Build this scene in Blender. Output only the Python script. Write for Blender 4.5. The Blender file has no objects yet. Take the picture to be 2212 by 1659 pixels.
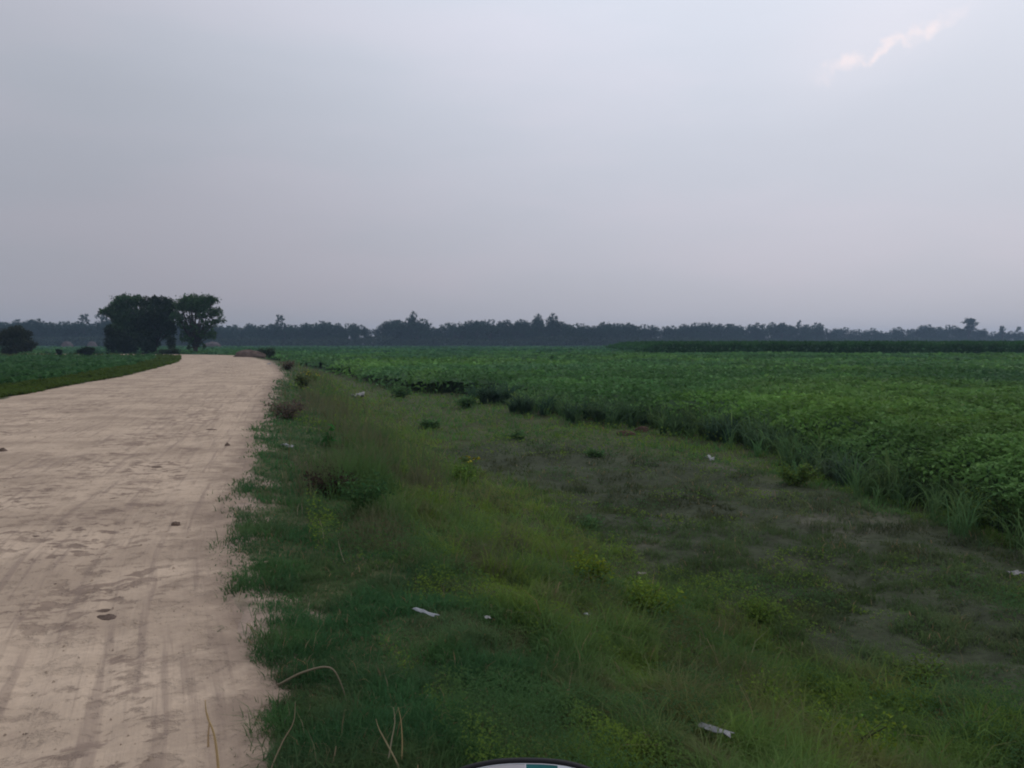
import bpy, math, random
import numpy as np
from mathutils import Vector

R = math.radians
random.seed(7)
rng = np.random.default_rng(11)
scene = bpy.context.scene
col = scene.collection

# ---------------------------------------------------------------- camera
CAM_H = 1.6
FPX = 1670.0                 # focal length in pixels of a 2212 px wide picture
PITCH = R(3.03)
cam_data = bpy.data.cameras.new('camera')
cam_data.sensor_width = 36.0
cam_data.lens = 36.0 * FPX / 2212.0
cam_data.clip_start = 0.05
cam_data.clip_end = 6000
cam = bpy.data.objects.new('camera', cam_data)
col.objects.link(cam)
cam.location = (0, 0, CAM_H)
cam.rotation_euler = (R(90) - PITCH, 0, 0)
scene.camera = cam

# ---------------------------------------------------------------- sky and light
SUN_EL, SUN_AZ = R(38), R(48)       # azimuth measured to the right of the view direction
world = bpy.data.worlds.new('World')
scene.world = world
world.use_nodes = True
wt = world.node_tree
wt.nodes.clear()
N = wt.nodes.new
L = wt.links.new


def math_node(t, op, a, b=None, c=None, clamp=False):
    n = t.nodes.new('ShaderNodeMath')
    n.operation = op
    n.use_clamp = clamp
    for i, v in enumerate((a, b, c)):
        if v is None:
            continue
        if isinstance(v, (int, float)):
            n.inputs[i].default_value = v
        else:
            t.links.new(v, n.inputs[i])
    return n.outputs[0]


def smooth(t, v, lo, hi, a=0.0, b=1.0):
    n = t.nodes.new('ShaderNodeMapRange')
    n.interpolation_type = 'SMOOTHSTEP'
    n.inputs['From Min'].default_value = lo
    n.inputs['From Max'].default_value = hi
    n.inputs['To Min'].default_value = a
    n.inputs['To Max'].default_value = b
    t.links.new(v, n.inputs['Value'])
    return n.outputs['Result']


def mixc(t, f, a, b, blend='MIX'):
    n = t.nodes.new('ShaderNodeMix')
    n.data_type = 'RGBA'
    n.blend_type = blend
    if isinstance(f, (int, float)):
        n.inputs[0].default_value = f
    else:
        t.links.new(f, n.inputs[0])
    for s, v in ((6, a), (7, b)):
        if isinstance(v, (tuple, list)):
            n.inputs[s].default_value = (*v[:3], 1)
        else:
            t.links.new(v, n.inputs[s])
    return n.outputs[2]


tc = N('ShaderNodeTexCoord')
sep = N('ShaderNodeSeparateXYZ')
L(tc.outputs['Generated'], sep.inputs[0])
DX, DY, DZ = sep.outputs
ramp = N('ShaderNodeValToRGB')
cr = ramp.color_ramp
stops = [(0.0, (.375, .37, .415)), (.06, (.385, .386, .437)), (.16, (.412, .425, .485)), (.28, (.462, .487, .555)),
         (.40, (.530, .560, .638)), (.6, (.66, .68, .76)), (1.0, (.62, .64, .72))]
while len(cr.elements) < len(stops):
    cr.elements.new(.5)
for e, (p, c) in zip(cr.elements, stops):
    e.position = p
    e.color = (*c, 1)
L(DZ, ramp.inputs[0])
# the cloud layer is thinner towards the hidden sun: brighter and slightly pink there
bd = Vector((math.sin(R(34)) * math.cos(R(32)), math.cos(R(34)) * math.cos(R(32)), math.sin(R(32))))
dot = N('ShaderNodeVectorMath')
dot.operation = 'DOT_PRODUCT'
L(tc.outputs['Generated'], dot.inputs[0])
dot.inputs[1].default_value = bd
glow = smooth(wt, dot.outputs['Value'], .45, 1.0, .88, 1.34)
nz = N('ShaderNodeTexNoise')
mp = N('ShaderNodeMapping')
L(tc.outputs['Generated'], mp.inputs[0])
mp.inputs['Scale'].default_value = (1.2, 1.2, 4.5)
mp.inputs['Rotation'].default_value = (0, R(12), 0)
L(mp.outputs[0], nz.inputs['Vector'])
nz.inputs['Scale'].default_value = 1.6
nz.inputs['Detail'].default_value = 4
nz.inputs['Roughness'].default_value = .5
veil = smooth(wt, nz.outputs[0], .3, .7, .97, 1.035)
bright = math_node(wt, 'MULTIPLY', glow, veil)
cmul = N('ShaderNodeVectorMath')
cmul.operation = 'SCALE'
L(ramp.outputs[0], cmul.inputs[0])
L(bright, cmul.inputs['Scale'])
pinkf = smooth(wt, nz.outputs[0], .42, .62, 0.0, .55)
sky_col = mixc(wt, pinkf, cmul.outputs[0], (1.045, .985, .985), 'MULTIPLY')


def ray(px, py):
    u, w = (px - 1106.0) / FPX, -(py - 829.5) / FPX
    c, s = math.cos(PITCH), math.sin(PITCH)
    return u, c + w * s, -s + w * c       # x, y, z


# one thin torn streak of cloud that catches the light, high on the right
p0, p1 = ray(1765, 168), ray(2070, 26)
a0 = Vector((p0[0] / p0[1], p0[2] / p0[1]))
a1 = Vector((p1[0] / p1[1], p1[2] / p1[1]))
ang = math.atan2(a1.y - a0.y, a1.x - a0.x)
ln = (a1 - a0).length
ydiv = math_node(wt, 'MAXIMUM', DY, .05)
U = math_node(wt, 'SUBTRACT', math_node(wt, 'DIVIDE', DX, ydiv), a0.x)
V = math_node(wt, 'SUBTRACT', math_node(wt, 'DIVIDE', DZ, ydiv), a0.y)
A = math_node(wt, 'ADD', math_node(wt, 'MULTIPLY', U, math.cos(ang) / ln), math_node(wt, 'MULTIPLY', V, math.sin(ang) / ln))
B = math_node(wt, 'SUBTRACT', math_node(wt, 'MULTIPLY', V, math.cos(ang) / ln), math_node(wt, 'MULTIPLY', U, math.sin(ang) / ln))
cmb = N('ShaderNodeCombineXYZ')
L(A, cmb.inputs[0])
L(B, cmb.inputs[1])
n2 = N('ShaderNodeTexNoise')
L(cmb.outputs[0], n2.inputs['Vector'])
n2.inputs['Scale'].default_value = 4.2
n2.inputs['Detail'].default_value = 7
n2.inputs['Roughness'].default_value = .58
n2.inputs['Distortion'].default_value = .5
warp = math_node(wt, 'MULTIPLY', math_node(wt, 'SUBTRACT', n2.outputs[0], .5), .30)
Bw = math_node(wt, 'ABSOLUTE', math_node(wt, 'ADD', B, warp))
core = smooth(wt, Bw, .0, .062, 1.0, 0.0)
win = math_node(wt, 'MULTIPLY', smooth(wt, A, -.1, .22), smooth(wt, A, .75, 1.2, 1.0, 0.0))
front = smooth(wt, DY, .1, .3)
win = math_node(wt, 'MULTIPLY', win, front)
n3 = N('ShaderNodeTexNoise')
L(cmb.outputs[0], n3.inputs['Vector'])
n3.inputs['Scale'].default_value = 7
n3.inputs['Detail'].default_value = 4
patchy = smooth(wt, n3.outputs[0], .35, .6, .25, 1.0)
streak = math_node(wt, 'MULTIPLY', math_node(wt, 'MULTIPLY', core, win), patchy)
halo = math_node(wt, 'MULTIPLY', math_node(wt, 'MULTIPLY', smooth(wt, math_node(wt, 'ABSOLUTE', math_node(wt, 'SUBTRACT', B, .12)), 0, .5, 1, 0),
                 math_node(wt, 'MULTIPLY', smooth(wt, A, -.6, .4), smooth(wt, A, .6, 1.6, 1, 0))), front)
sky_col = mixc(wt, math_node(wt, 'MULTIPLY', halo, .30), sky_col, (.84, .80, .88))
sky_col = mixc(wt, math_node(wt, 'MULTIPLY', streak, .75), sky_col, (.90, .80, .82))

nish = N('ShaderNodeTexSky')
nish.sky_type = 'NISHITA'
nish.sun_disc = False
nish.sun_elevation = SUN_EL
nish.sun_rotation = SUN_AZ
nish.dust_density = 5
bg1 = N('ShaderNodeBackground')
L(nish.outputs[0], bg1.inputs[0])
bg1.inputs[1].default_value = 0.05
bg2 = N('ShaderNodeBackground')
L(sky_col, bg2.inputs[0])
bg2.inputs[1].default_value = 1.12
mixs = N('ShaderNodeMixShader')          # a nearly closed overcast: little of the clear sky comes through
mixs.inputs[0].default_value = .93
L(bg1.outputs[0], mixs.inputs[1])
L(bg2.outputs[0], mixs.inputs[2])
wo = N('ShaderNodeOutputWorld')
L(mixs.outputs[0], wo.inputs[0])

sun_d = bpy.data.lights.new('sun', 'SUN')
sun_d.energy = 0.5
sun_d.angle = R(35)
sun_d.color = (1, .95, .9)
sun = bpy.data.objects.new('sun', sun_d)
col.objects.link(sun)
sd = Vector((math.sin(SUN_AZ) * math.cos(SUN_EL), math.cos(SUN_AZ) * math.cos(SUN_EL), math.sin(SUN_EL)))
sun.rotation_euler = sd.to_track_quat('Z', 'Y').to_euler()
sun.location = (0, 0, 30)

scene.view_settings.view_transform = 'Standard'
scene.view_settings.look = 'None'
scene.view_settings.exposure = 0.0
scene.view_settings.gamma = 1.0
scene.render.engine = 'CYCLES'
scene.cycles.pixel_filter_type = 'BLACKMAN_HARRIS'
scene.cycles.filter_width = 2.0
scene.cycles.max_bounces = 6
scene.cycles.diffuse_bounces = 3
scene.cycles.transmission_bounces = 3
scene.cycles.use_denoising = True


# ---------------------------------------------------------------- helpers
def srgb(r, g, b):
    f = lambda c: c / 12.92 if c <= .04045 else ((c + .055) / 1.055) ** 2.4
    return tuple(f(v / 255.0) for v in (r, g, b))


def tag(o, label=None, cat=None, group=None, kind=None):
    if label:
        o['label'] = label
    if cat:
        o['category'] = cat
    if group:
        o['group'] = group
    if kind:
        o['kind'] = kind
    return o


def empty(name, loc, rz=0.0):
    o = bpy.data.objects.new(name, None)
    o.empty_display_size = .2
    o.location = loc
    o.rotation_euler = (0, 0, rz)
    col.objects.link(o)
    return o


def tri_mesh(name, V, F, C=None, mat=None, parent=None, smooth_shade=False, loc=None):
    """V (n,3), F (m,3) or (m,4), C (n,3) vertex tint"""
    V = np.asarray(V, dtype=np.float32)
    F = np.asarray(F, dtype=np.int32)
    k = F.shape[1]
    me = bpy.data.meshes.new(name)
    me.vertices.add(len(V))
    me.vertices.foreach_set('co', V.ravel())
    me.loops.add(F.size)
    me.loops.foreach_set('vertex_index', F.ravel())
    me.polygons.add(len(F))
    me.polygons.foreach_set('loop_start', np.arange(len(F), dtype=np.int32) * k)
    if smooth_shade:
        me.polygons.foreach_set('use_smooth', np.ones(len(F), dtype=bool))
    me.update(calc_edges=True)
    if C is not None:
        a = me.color_attributes.new('Col', 'FLOAT_COLOR', 'POINT')
        c4 = np.ones((len(V), 4), dtype=np.float32)
        c4[:, :3] = np.clip(C, 0, 1)
        a.data.foreach_set('color', c4.ravel())
    if mat:
        me.materials.append(mat)
    o = bpy.data.objects.new(name, me)
    col.objects.link(o)
    if parent:
        o.parent = parent
    if loc is not None:
        o.location = loc
    return o


_lat = {}


def vnoise(x, y, seed=0):
    """smooth value noise 0..1"""
    if seed not in _lat:
        _lat[seed] = np.random.default_rng(1000 + seed).random((256, 256))
    g = _lat[seed]
    x = np.asarray(x, dtype=float)
    y = np.asarray(y, dtype=float)
    xi, yi = np.floor(x).astype(int), np.floor(y).astype(int)
    fx, fy = x - xi, y - yi
    fx, fy = fx * fx * (3 - 2 * fx), fy * fy * (3 - 2 * fy)
    x0, x1, y0, y1 = xi & 255, (xi + 1) & 255, yi & 255, (yi + 1) & 255
    return (g[x0, y0] * (1 - fx) + g[x1, y0] * fx) * (1 - fy) + (g[x0, y1] * (1 - fx) + g[x1, y1] * fx) * fy


def fbm(x, y, sc, oc=4, seed=0, gain=.5):
    s, a, t = 0, 1, 0
    for i in range(oc):
        s = s + a * vnoise(np.asarray(x) / sc * 2 ** i + 13.7 * i, np.asarray(y) / sc * 2 ** i + 7.1 * i, seed + i)
        t += a
        a *= gain
    return s / t


def sstep(v, lo, hi):
    t = np.clip((v - lo) / (hi - lo), 0, 1)
    return t * t * (3 - 2 * t)


def at(px, py, z=0.0):
    """picture pixel (2212 px wide) -> point on the plane at height z"""
    dx, dy, dz = ray(px, py)
    k = (z - CAM_H) / dz
    return Vector((dx * k, dy * k, z))


def at_depth(px, py, Y):
    dx, dy, dz = ray(px, py)
    k = Y / dy
    return Vector((dx * k, Y, CAM_H + dz * k))


# ---------------------------------------------------------------- lie of the land
RE = np.array([(4.2, -14), (1.9, -6), (-.68, 2.9), (-1.20, 3.75), (-1.90, 4.9), (-2.52, 6.75), (-3.50, 10.3), (-6.1, 19.2), (-9.0, 29), (-11.5, 39), (-15.5, 51), (-21.3, 68),
               (-28.0, 84), (-34.5, 99), (-42.5, 107), (-54, 111.5), (-72, 114), (-110, 116), (-160, 117)], float)


def resample(P, n):
    # Catmull-Rom through the points
    out = []
    Q = np.vstack([2 * P[0] - P[1], P, 2 * P[-1] - P[-2]])
    for i in range(1, len(Q) - 2):
        for t in np.linspace(0, 1, n, endpoint=False):
            a, b, c, d = Q[i - 1], Q[i], Q[i + 1], Q[i + 2]
            out.append(.5 * ((2 * b) + (c - a) * t + (2 * a - 5 * b + 4 * c - d) * t * t + (3 * b - a - 3 * c + d) * t ** 3))
    out.append(P[-1])
    return np.array(out)


def even_curve(P, step, soft):
    d = np.concatenate([[0], np.cumsum(np.linalg.norm(np.diff(P, axis=0), axis=1))])
    t = np.arange(0, d[-1], .25)
    Q = np.stack([np.interp(t, d, P[:, 0]), np.interp(t, d, P[:, 1])], -1)
    k = np.exp(-.5 * (np.arange(-40, 41) * .25 / soft) ** 2)
    k /= k.sum()
    E = np.concatenate([np.repeat(Q[:1], 40, 0), Q, np.repeat(Q[-1:], 40, 0)])
    Q = np.stack([np.convolve(E[:, 0], k, 'valid'), np.convolve(E[:, 1], k, 'valid')], -1)
    return Q[12:-12:int(step / .25)]


EDGE = even_curve(RE, 1.5, 1.6)
ROAD_W = 7.3
_sa, _sb = EDGE[:-1], EDGE[1:]
_sd = _sb - _sa
_sl = np.linalg.norm(_sd, axis=1)
_cum = np.concatenate([[0], np.cumsum(_sl)])


def side(x, y):
    """signed distance to the right of the road's right edge, and distance along it"""
    x = np.atleast_1d(np.asarray(x, float)).ravel()
    y = np.atleast_1d(np.asarray(y, float)).ravel()
    S = np.empty(len(x))
    T = np.empty(len(x))
    for i in range(0, len(x), 20000):
        px = x[i:i + 20000, None]
        py = y[i:i + 20000, None]
        t = ((px - _sa[:, 0]) * _sd[:, 0] + (py - _sa[:, 1]) * _sd[:, 1]) / (_sl ** 2)
        t = np.clip(t, 0, 1)
        ex, ey = px - (_sa[:, 0] + t * _sd[:, 0]), py - (_sa[:, 1] + t * _sd[:, 1])
        d2 = ex * ex + ey * ey
        j = np.argmin(d2, axis=1)
        r = np.arange(len(j))
        cr_ = _sd[j, 0] * ey[r, j] - _sd[j, 1] * ex[r, j]
        S[i:i + 20000] = np.sqrt(d2[r, j]) * np.where(cr_ < 0, 1, -1)
        T[i:i + 20000] = _cum[j] + t[r, j] * _sl[j]
    return S, T


FIELD_Z = -1.0


def ground_z(x, y, S=None):
    if S is None:
        S, _ = side(x, y)
    lump = (fbm(x, y, 1.6, 3, 3) - .5)
    big = (fbm(x, y, 9.0, 2, 8) - .5)
    edge_w = (fbm(x, y, .7, 3, 21) - .5) * .45
    s = S + edge_w * np.exp(-np.abs(S) / 2.0)
    right = .012 - .10 * sstep(s, 0, 1.2) - .90 * sstep(s, .9, 4.3)
    left = .012 - .10 * sstep(-s - ROAD_W, 0, 1.2) - .55 * sstep(-s - ROAD_W, .8, 4.0)
    z = np.where(s > -ROAD_W / 2, right, left)
    bed = sstep(s, -.30, 0.0) + sstep(-s - ROAD_W, -.30, 0.0)
    z = np.where((s < 0) & (s > -ROAD_W), -.07 + .082 * np.clip(bed, 0, 1), z)
    off = np.clip(np.where(s > 0, s, -s - ROAD_W), 0, None)
    tuss = (fbm(x, y, .42, 3, 140) - .5)
    z = z + tuss * .13 * sstep(off, .3, 1.8) + lump * .20 * sstep(off, .2, 1.8) + big * .12 * sstep(off, 2, 6)
    # a little earth hollow dug into the slope
    return z - HOLLOW_D * np.exp(-(((x - HOLLOW[0]) / .42) ** 2 + ((y - HOLLOW[1]) / .75) ** 2) ** 1.5)


_h = at(716, 1042, -.35)
HOLLOW = (_h.x, _h.y)
HOLLOW_D = .28


def gz(x, y):
    return float(ground_z(np.array([x]), np.array([y]))[0])


def on_ground(px, py, z0=-1.0):
    """the point of the terrain that shows at this pixel"""
    z = z0
    for _ in range(14):
        p = at(px, py, z)
        z = .5 * z + .5 * gz(p.x, p.y)
    p = at(px, py, z)
    return Vector((p.x, p.y, gz(p.x, p.y)))


def inside(P, x, y):
    P = np.asarray(P)
    c = np.zeros(len(x), bool)
    j = len(P) - 1
    for i in range(len(P)):
        xi, yi, xj, yj = P[i][0], P[i][1], P[j][0], P[j][1]
        with np.errstate(divide='ignore', invalid='ignore'):
            hit = ((yi > y) != (yj > y)) & (x < (xj - xi) * (y - yi) / (yj - yi + 1e-12) + xi)
        c ^= hit
        j = i
    return c


def edge_dist(P, x, y, closed=False):
    d = np.full(len(x), 1e9)
    m = len(P)
    for i in range(m if closed else m - 1):
        a, b = np.array(P[i], float), np.array(P[(i + 1) % m], float)
        ab = b - a
        t = np.clip(((x - a[0]) * ab[0] + (y - a[1]) * ab[1]) / (ab @ ab + 1e-9), 0, 1)
        d = np.minimum(d, np.hypot(x - a[0] - t * ab[0], y - a[1] - t * ab[1]))
    return d


# foot of the tall crop, read off along the meadow, then following the road into the distance
CROP_EDGE_PX = [(2205, 1180), (2080, 1125), (1900, 1062), (1760, 1005), (1630, 958), (1500, 932), (1350, 914), (1240, 905), (1150, 886),
                (1060, 862), (960, 856), (860, 848), (800, 832), (735, 812)]
CROP_EDGE = [tuple(at(px, py, FIELD_Z).xy) for px, py in CROP_EDGE_PX]
CROP_EDGE = [(11.5, 3.0), (9.6, 6.0)] + CROP_EDGE
for q in EDGE[(EDGE[:, 1] > 40) & (EDGE[:, 1] < 101)][::4]:
    k = int(np.argmin(np.hypot(EDGE[:, 0] - q[0], EDGE[:, 1] - q[1])))
    tdir = EDGE[min(k + 1, len(EDGE) - 1)] - EDGE[k - 1]
    tdir /= np.linalg.norm(tdir)
    c_ = q + np.array([tdir[1], -tdir[0]]) * 4.6
    if c_[1] > CROP_EDGE[-1][1] + 3:
        CROP_EDGE.append(tuple(c_))
CROP_EDGE += [(-60, 121), (-110, 124), (-420, 130)]
CROP_POLY = CROP_EDGE + [(-420, 455), (700, 640), (700, 3)]

MUD_PX = [(930, 975), (1130, 950), (1400, 975), (1600, 1010), (1800, 1070), (2000, 1130), (2250, 1200), (2400, 1700), (2150, 1580),
          (1900, 1440), (1700, 1370), (1480, 1270), (1330, 1180), (1180, 1080), (1040, 1020)]
MUD_POLY = [tuple(at(px, py, FIELD_Z).xy) for px, py in MUD_PX]


def mud_mask(x, y):
    ins = inside(MUD_POLY, x, y)
    d = edge_dist(MUD_POLY, x, y, True) * np.where(ins, 1, -1)
    d = d + (fbm(x, y, 1.3, 3, 40) - .5) * 1.6
    return sstep(d, -.45, .55)


# ---------------------------------------------------------------- materials
def new_mat(name):
    m = bpy.data.materials.new(name)
    m.use_nodes = True
    t = m.node_tree
    b = t.nodes['Principled BSDF']
    return m, t, b


def leaf_mat(name, transl=.22, rough=.55, spec=.25, noise_scale=0, noise_amt=.3):
    m, t, b = new_mat(name)
    a = t.nodes.new('ShaderNodeAttribute')
    a.attribute_name = 'Col'
    c = a.outputs['Color']
    if noise_scale:
        tcn = t.nodes.new('ShaderNodeTexCoord')
        n = t.nodes.new('ShaderNodeTexNoise')
        n.inputs['Scale'].default_value = noise_scale
        n.inputs['Detail'].default_value = 3
        t.links.new(tcn.outputs['Object'], n.inputs['Vector'])
        f = smooth(t, n.outputs[0], .3, .7, 1 - noise_amt, 1 + noise_amt)
        sc = t.nodes.new('ShaderNodeVectorMath')
        sc.operation = 'SCALE'
        t.links.new(c, sc.inputs[0])
        t.links.new(f, sc.inputs['Scale'])
        c = sc.outputs[0]
    t.links.new(c, b.inputs['Base Color'])
    b.inputs['Roughness'].default_value = rough
    b.inputs['Specular IOR Level'].default_value = spec
    tr = t.nodes.new('ShaderNodeBsdfTranslucent')
    t.links.new(c, tr.inputs['Color'])
    mx = t.nodes.new('ShaderNodeMixShader')
    mx.inputs[0].default_value = transl
    t.links.new(b.outputs[0], mx.inputs[1])
    t.links.new(tr.outputs[0], mx.inputs[2])
    t.links.new(mx.outputs[0], t.nodes['Material Output'].inputs['Surface'])
    return m


M_GRASS = leaf_mat('grass_blades', .48, .85, .06)
M_CROP = leaf_mat('crop_leaves', .36, .7, .12)
M_TREE = leaf_mat('tree_leaves', .12, .8, .08)
M_STRAW = leaf_mat('dry_straw', .1, .7, .2)


def plain(name, c, rough=.8, spec=.3, noise=0, amt=.25, bump=0, bscale=30, metallic=0):
    m, t, b = new_mat(name)
    tcn = t.nodes.new('ShaderNodeTexCoord')
    n = t.nodes.new('ShaderNodeTexNoise')
    n.inputs['Scale'].default_value = noise or 8
    n.inputs['Detail'].default_value = 5
    t.links.new(tcn.outputs['Object'], n.inputs['Vector'])
    lo = tuple(v * (1 - amt) for v in c)
    hi = tuple(min(1, v * (1 + amt)) for v in c)
    f = smooth(t, n.outputs[0], .3, .7)
    t.links.new(mixc(t, f, lo, hi), b.inputs['Base Color'])
    b.inputs['Roughness'].default_value = rough
    b.inputs['Specular IOR Level'].default_value = spec
    b.inputs['Metallic'].default_value = metallic
    if bump:
        bn = t.nodes.new('ShaderNodeTexNoise')
        bn.inputs['Scale'].default_value = bscale
        bn.inputs['Detail'].default_value = 4
        t.links.new(tcn.outputs['Object'], bn.inputs['Vector'])
        bp = t.nodes.new('ShaderNodeBump')
        bp.inputs['Strength'].default_value = bump
        bp.inputs['Distance'].default_value = .02
        t.links.new(bn.outputs[0], bp.inputs['Height'])
        t.links.new(bp.outputs[0], b.inputs['Normal'])
    return m


M_BARK = plain('bark', (.05, .042, .035), .9, .1, 3, .3, .5, 12)
M_CLOD = plain('dark_clay', (.13, .095, .075), .95, .1, 20, .3, .6, 40)
M_RED = plain('red_brick_earth', (.085, .055, .040), .9, .1, 20, .3, .5, 40)

# soil under the plants
m, t, b = new_mat('soil')
a_ = t.nodes.new('ShaderNodeAttribute')
a_.attribute_name = 'Col'
tcn = t.nodes.new('ShaderNodeTexCoord')
n_ = t.nodes.new('ShaderNodeTexNoise')
n_.inputs['Scale'].default_value = 9
n_.inputs['Detail'].default_value = 6
n_.inputs['Roughness'].default_value = .65
t.links.new(tcn.outputs['Object'], n_.inputs['Vector'])
f_ = smooth(t, n_.outputs[0], .3, .7, .72, 1.28)
sc_ = t.nodes.new('ShaderNodeVectorMath')
sc_.operation = 'SCALE'
t.links.new(a_.outputs['Color'], sc_.inputs[0])
t.links.new(f_, sc_.inputs['Scale'])
t.links.new(sc_.outputs[0], b.inputs['Base Color'])
b.inputs['Roughness'].default_value = .95
b.inputs['Specular IOR Level'].default_value = .08
bp_ = t.nodes.new('ShaderNodeBump')
bp_.inputs['Strength'].default_value = .5
bp_.inputs['Distance'].default_value = .03
t.links.new(n_.outputs[0], bp_.inputs['Height'])
t.links.new(bp_.outputs[0], b.inputs['Normal'])
M_SOIL = m

# ---------------------------------------------------------------- ground: one sheet out to the horizon
th = np.concatenate([np.linspace(R(-180), R(-52), 50, endpoint=False), np.linspace(R(-52), R(52), 520, endpoint=False),
                     np.linspace(R(52), R(180), 50, endpoint=False)])
rad = np.concatenate([[.4, 1.0, 1.6, 2.1], np.geomspace(2.5, 1400, 360)])
TH, RR = np.meshgrid(th, rad)
gx, gy = (RR * np.sin(TH)).ravel(), (RR * np.cos(TH)).ravel()
S_, T_ = side(gx, gy)
gzz = ground_z(gx, gy, S_)
nr, nt = len(rad), len(th)
ii, jj = np.meshgrid(np.arange(nr - 1), np.arange(nt), indexing='ij')
j2 = (jj + 1) % nt
Fq = np.stack([ii * nt + jj, ii * nt + j2, (ii + 1) * nt + j2, (ii + 1) * nt + jj], -1).reshape(-1, 4)
c_soil_green = np.array((.060, .072, .032))
c_mud = np.array((.048, .058, .034))
c_earth = np.array((.30, .232, .182))
mm = mud_mask(gx, gy)[:, None]
gcol = c_soil_green * (1 - mm) + c_mud * mm
nn_ = fbm(gx, gy, .9, 4, 60)[:, None]
gcol = gcol * (.7 + .6 * nn_)
pale = (sstep(fbm(gx, gy, 1.1, 3, 66), .62, .78)[:, None]) * mm
gcol = gcol * (1 - pale * .6) + np.array((.11, .105, .080)) * pale * .6
er = np.where(S_ > -ROAD_W / 2, S_, -S_ - ROAD_W)
ef = (1 - sstep(er + (fbm(gx, gy, .3, 4, 70) - .5) * 1.3, -.1, .3))[:, None]
gcol = gcol * (1 - ef) + c_earth * ef
hol = np.exp(-(((gx - HOLLOW[0]) / .5) ** 2 + ((gy - HOLLOW[1]) / .9) ** 2) ** 2)[:, None]
gcol = gcol * (1 - hol) + np.array((.045, .032, .027)) * hol
gnd = tri_mesh('ground', np.stack([gx, gy, gzz], -1), Fq[:, ::-1], gcol, M_SOIL, smooth_shade=True)
tag(gnd, kind='structure')

# ---------------------------------------------------------------- dirt road
m, t, b = new_mat('dry_dirt')
uvn = t.nodes.new('ShaderNodeUVMap')
uvn.uv_map = 'road'


def uvnoise(sx, sy, scale, detail, rough=.55, dist=0.0):
    mpn = t.nodes.new('ShaderNodeMapping')
    mpn.inputs['Scale'].default_value = (sx, sy, 1)
    t.links.new(uvn.outputs[0], mpn.inputs[0])
    q = t.nodes.new('ShaderNodeTexNoise')
    q.inputs['Scale'].default_value = scale
    q.inputs['Detail'].default_value = detail
    q.inputs['Roughness'].default_value = rough
    q.inputs['Distortion'].default_value = dist
    t.links.new(mpn.outputs[0], q.inputs['Vector'])
    return q.outputs[0]


na = uvnoise(.55, 1.0, 1.0, 7, .62, .3)           # broad darker swathes
nb = uvnoise(.9, 1.1, 6.5, 5, .6, .1)          # trodden flakes, longer across the road
nc = uvnoise(4.0, .14, 3.0, 4, .6, .0)           # wheel-brushed streaks along it
nd = uvnoise(1, 1, 26, 4, .6)
base = mixc(t, smooth(t, na, .32, .68), (.380, .294, .216), (.56, .440, .324))
gate = math_node(t, 'MULTIPLY', smooth(t, na, .62, .40), 1.0)
ng = uvnoise(.75, 1.15, 1.9, 7, .72, .0)          # wide, thin, broken bands lying across the road
flk = math_node(t, 'MULTIPLY', smooth(t, nb, .51, .59), smooth(t, uvnoise(.6, .8, .9, 3), .42, .58, .12, 1.0))
flk = math_node(t, 'MAXIMUM', flk, math_node(t, 'MULTIPLY', smooth(t, ng, .54, .60), .85))
lane = smooth(t, uvnoise(.9, .03, .9, 2), .42, .60, .12, 1.0)                # wheels have rubbed some lanes smooth
flk = math_node(t, 'MULTIPLY', flk, lane)
base = mixc(t, math_node(t, 'MULTIPLY', flk, .8), base, (.165, .118, .092))
base = mixc(t, smooth(t, nc, .53, .66, 0, .55), base, (.25, .19, .15))
base = mixc(t, smooth(t, nc, .46, .28, 0, .35), base, (.57, .452, .335))
base = mixc(t, smooth(t, nd, .35, .7, 0, .22), base, (.27, .21, .175))
sxy = t.nodes.new('ShaderNodeSeparateXYZ')
t.links.new(uvn.outputs[0], sxy.inputs[0])
eh = math_node(t, 'ADD', sxy.outputs[0], math_node(t, 'MULTIPLY', math_node(t, 'SUBTRACT', uvnoise(1, 1, 2.2, 6, .65), .5), 1.6))
base = mixc(t, smooth(t, eh, -.55, .05, 0, .8), base, (.235, .178, .135))       # browner, littered soil towards the grass
t.links.new(base, b.inputs['Base Color'])
b.inputs['Roughness'].default_value = .95
b.inputs['Specular IOR Level'].default_value = .1
hsum = math_node(t, 'SUBTRACT', math_node(t, 'MULTIPLY', nd, .4), math_node(t, 'MULTIPLY', smooth(t, nb, .5, .64), 1.0))
hsum = math_node(t, 'ADD', hsum, math_node(t, 'MULTIPLY', nc, .8))
bp_ = t.nodes.new('ShaderNodeBump')
bp_.inputs['Strength'].default_value = .55
bp_.inputs['Distance'].default_value = .03
t.links.new(hsum, bp_.inputs['Height'])
t.links.new(bp_.outputs[0], b.inputs['Normal'])
M_ROAD = m

# stations along the edge, dense near the camera
i0 = 0
stations = []
tot = _cum[-1]
tcam = float(side([0.0], [0.0])[1][0])
v = 0.0
while v < tot:
    stations.append(v)
    d = abs(v - tcam)
    v += float(np.clip(d * .012, .035, 1.5)) if v > tcam - 1 else .6
stations = np.array(stations)
ex = np.interp(stations, _cum, EDGE[:, 0])
ey = np.interp(stations, _cum, EDGE[:, 1])
tx, ty = np.gradient(ex, stations), np.gradient(ey, stations)
tl = np.hypot(tx, ty)
tx, ty = tx / tl, ty / tl
across = np.linspace(.25, -ROAD_W - .25, 230)
AX, ST = np.meshgrid(across, np.arange(len(stations)))
rx = ex[ST] + ty[ST] * AX
ry = ey[ST] - tx[ST] * AX
vv = stations[ST]
relief = (fbm(AX * 1.0, vv, .55, 4, 80) - .5) * .045 + (fbm(AX, vv, .16, 3, 82) - .5) * .022
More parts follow.
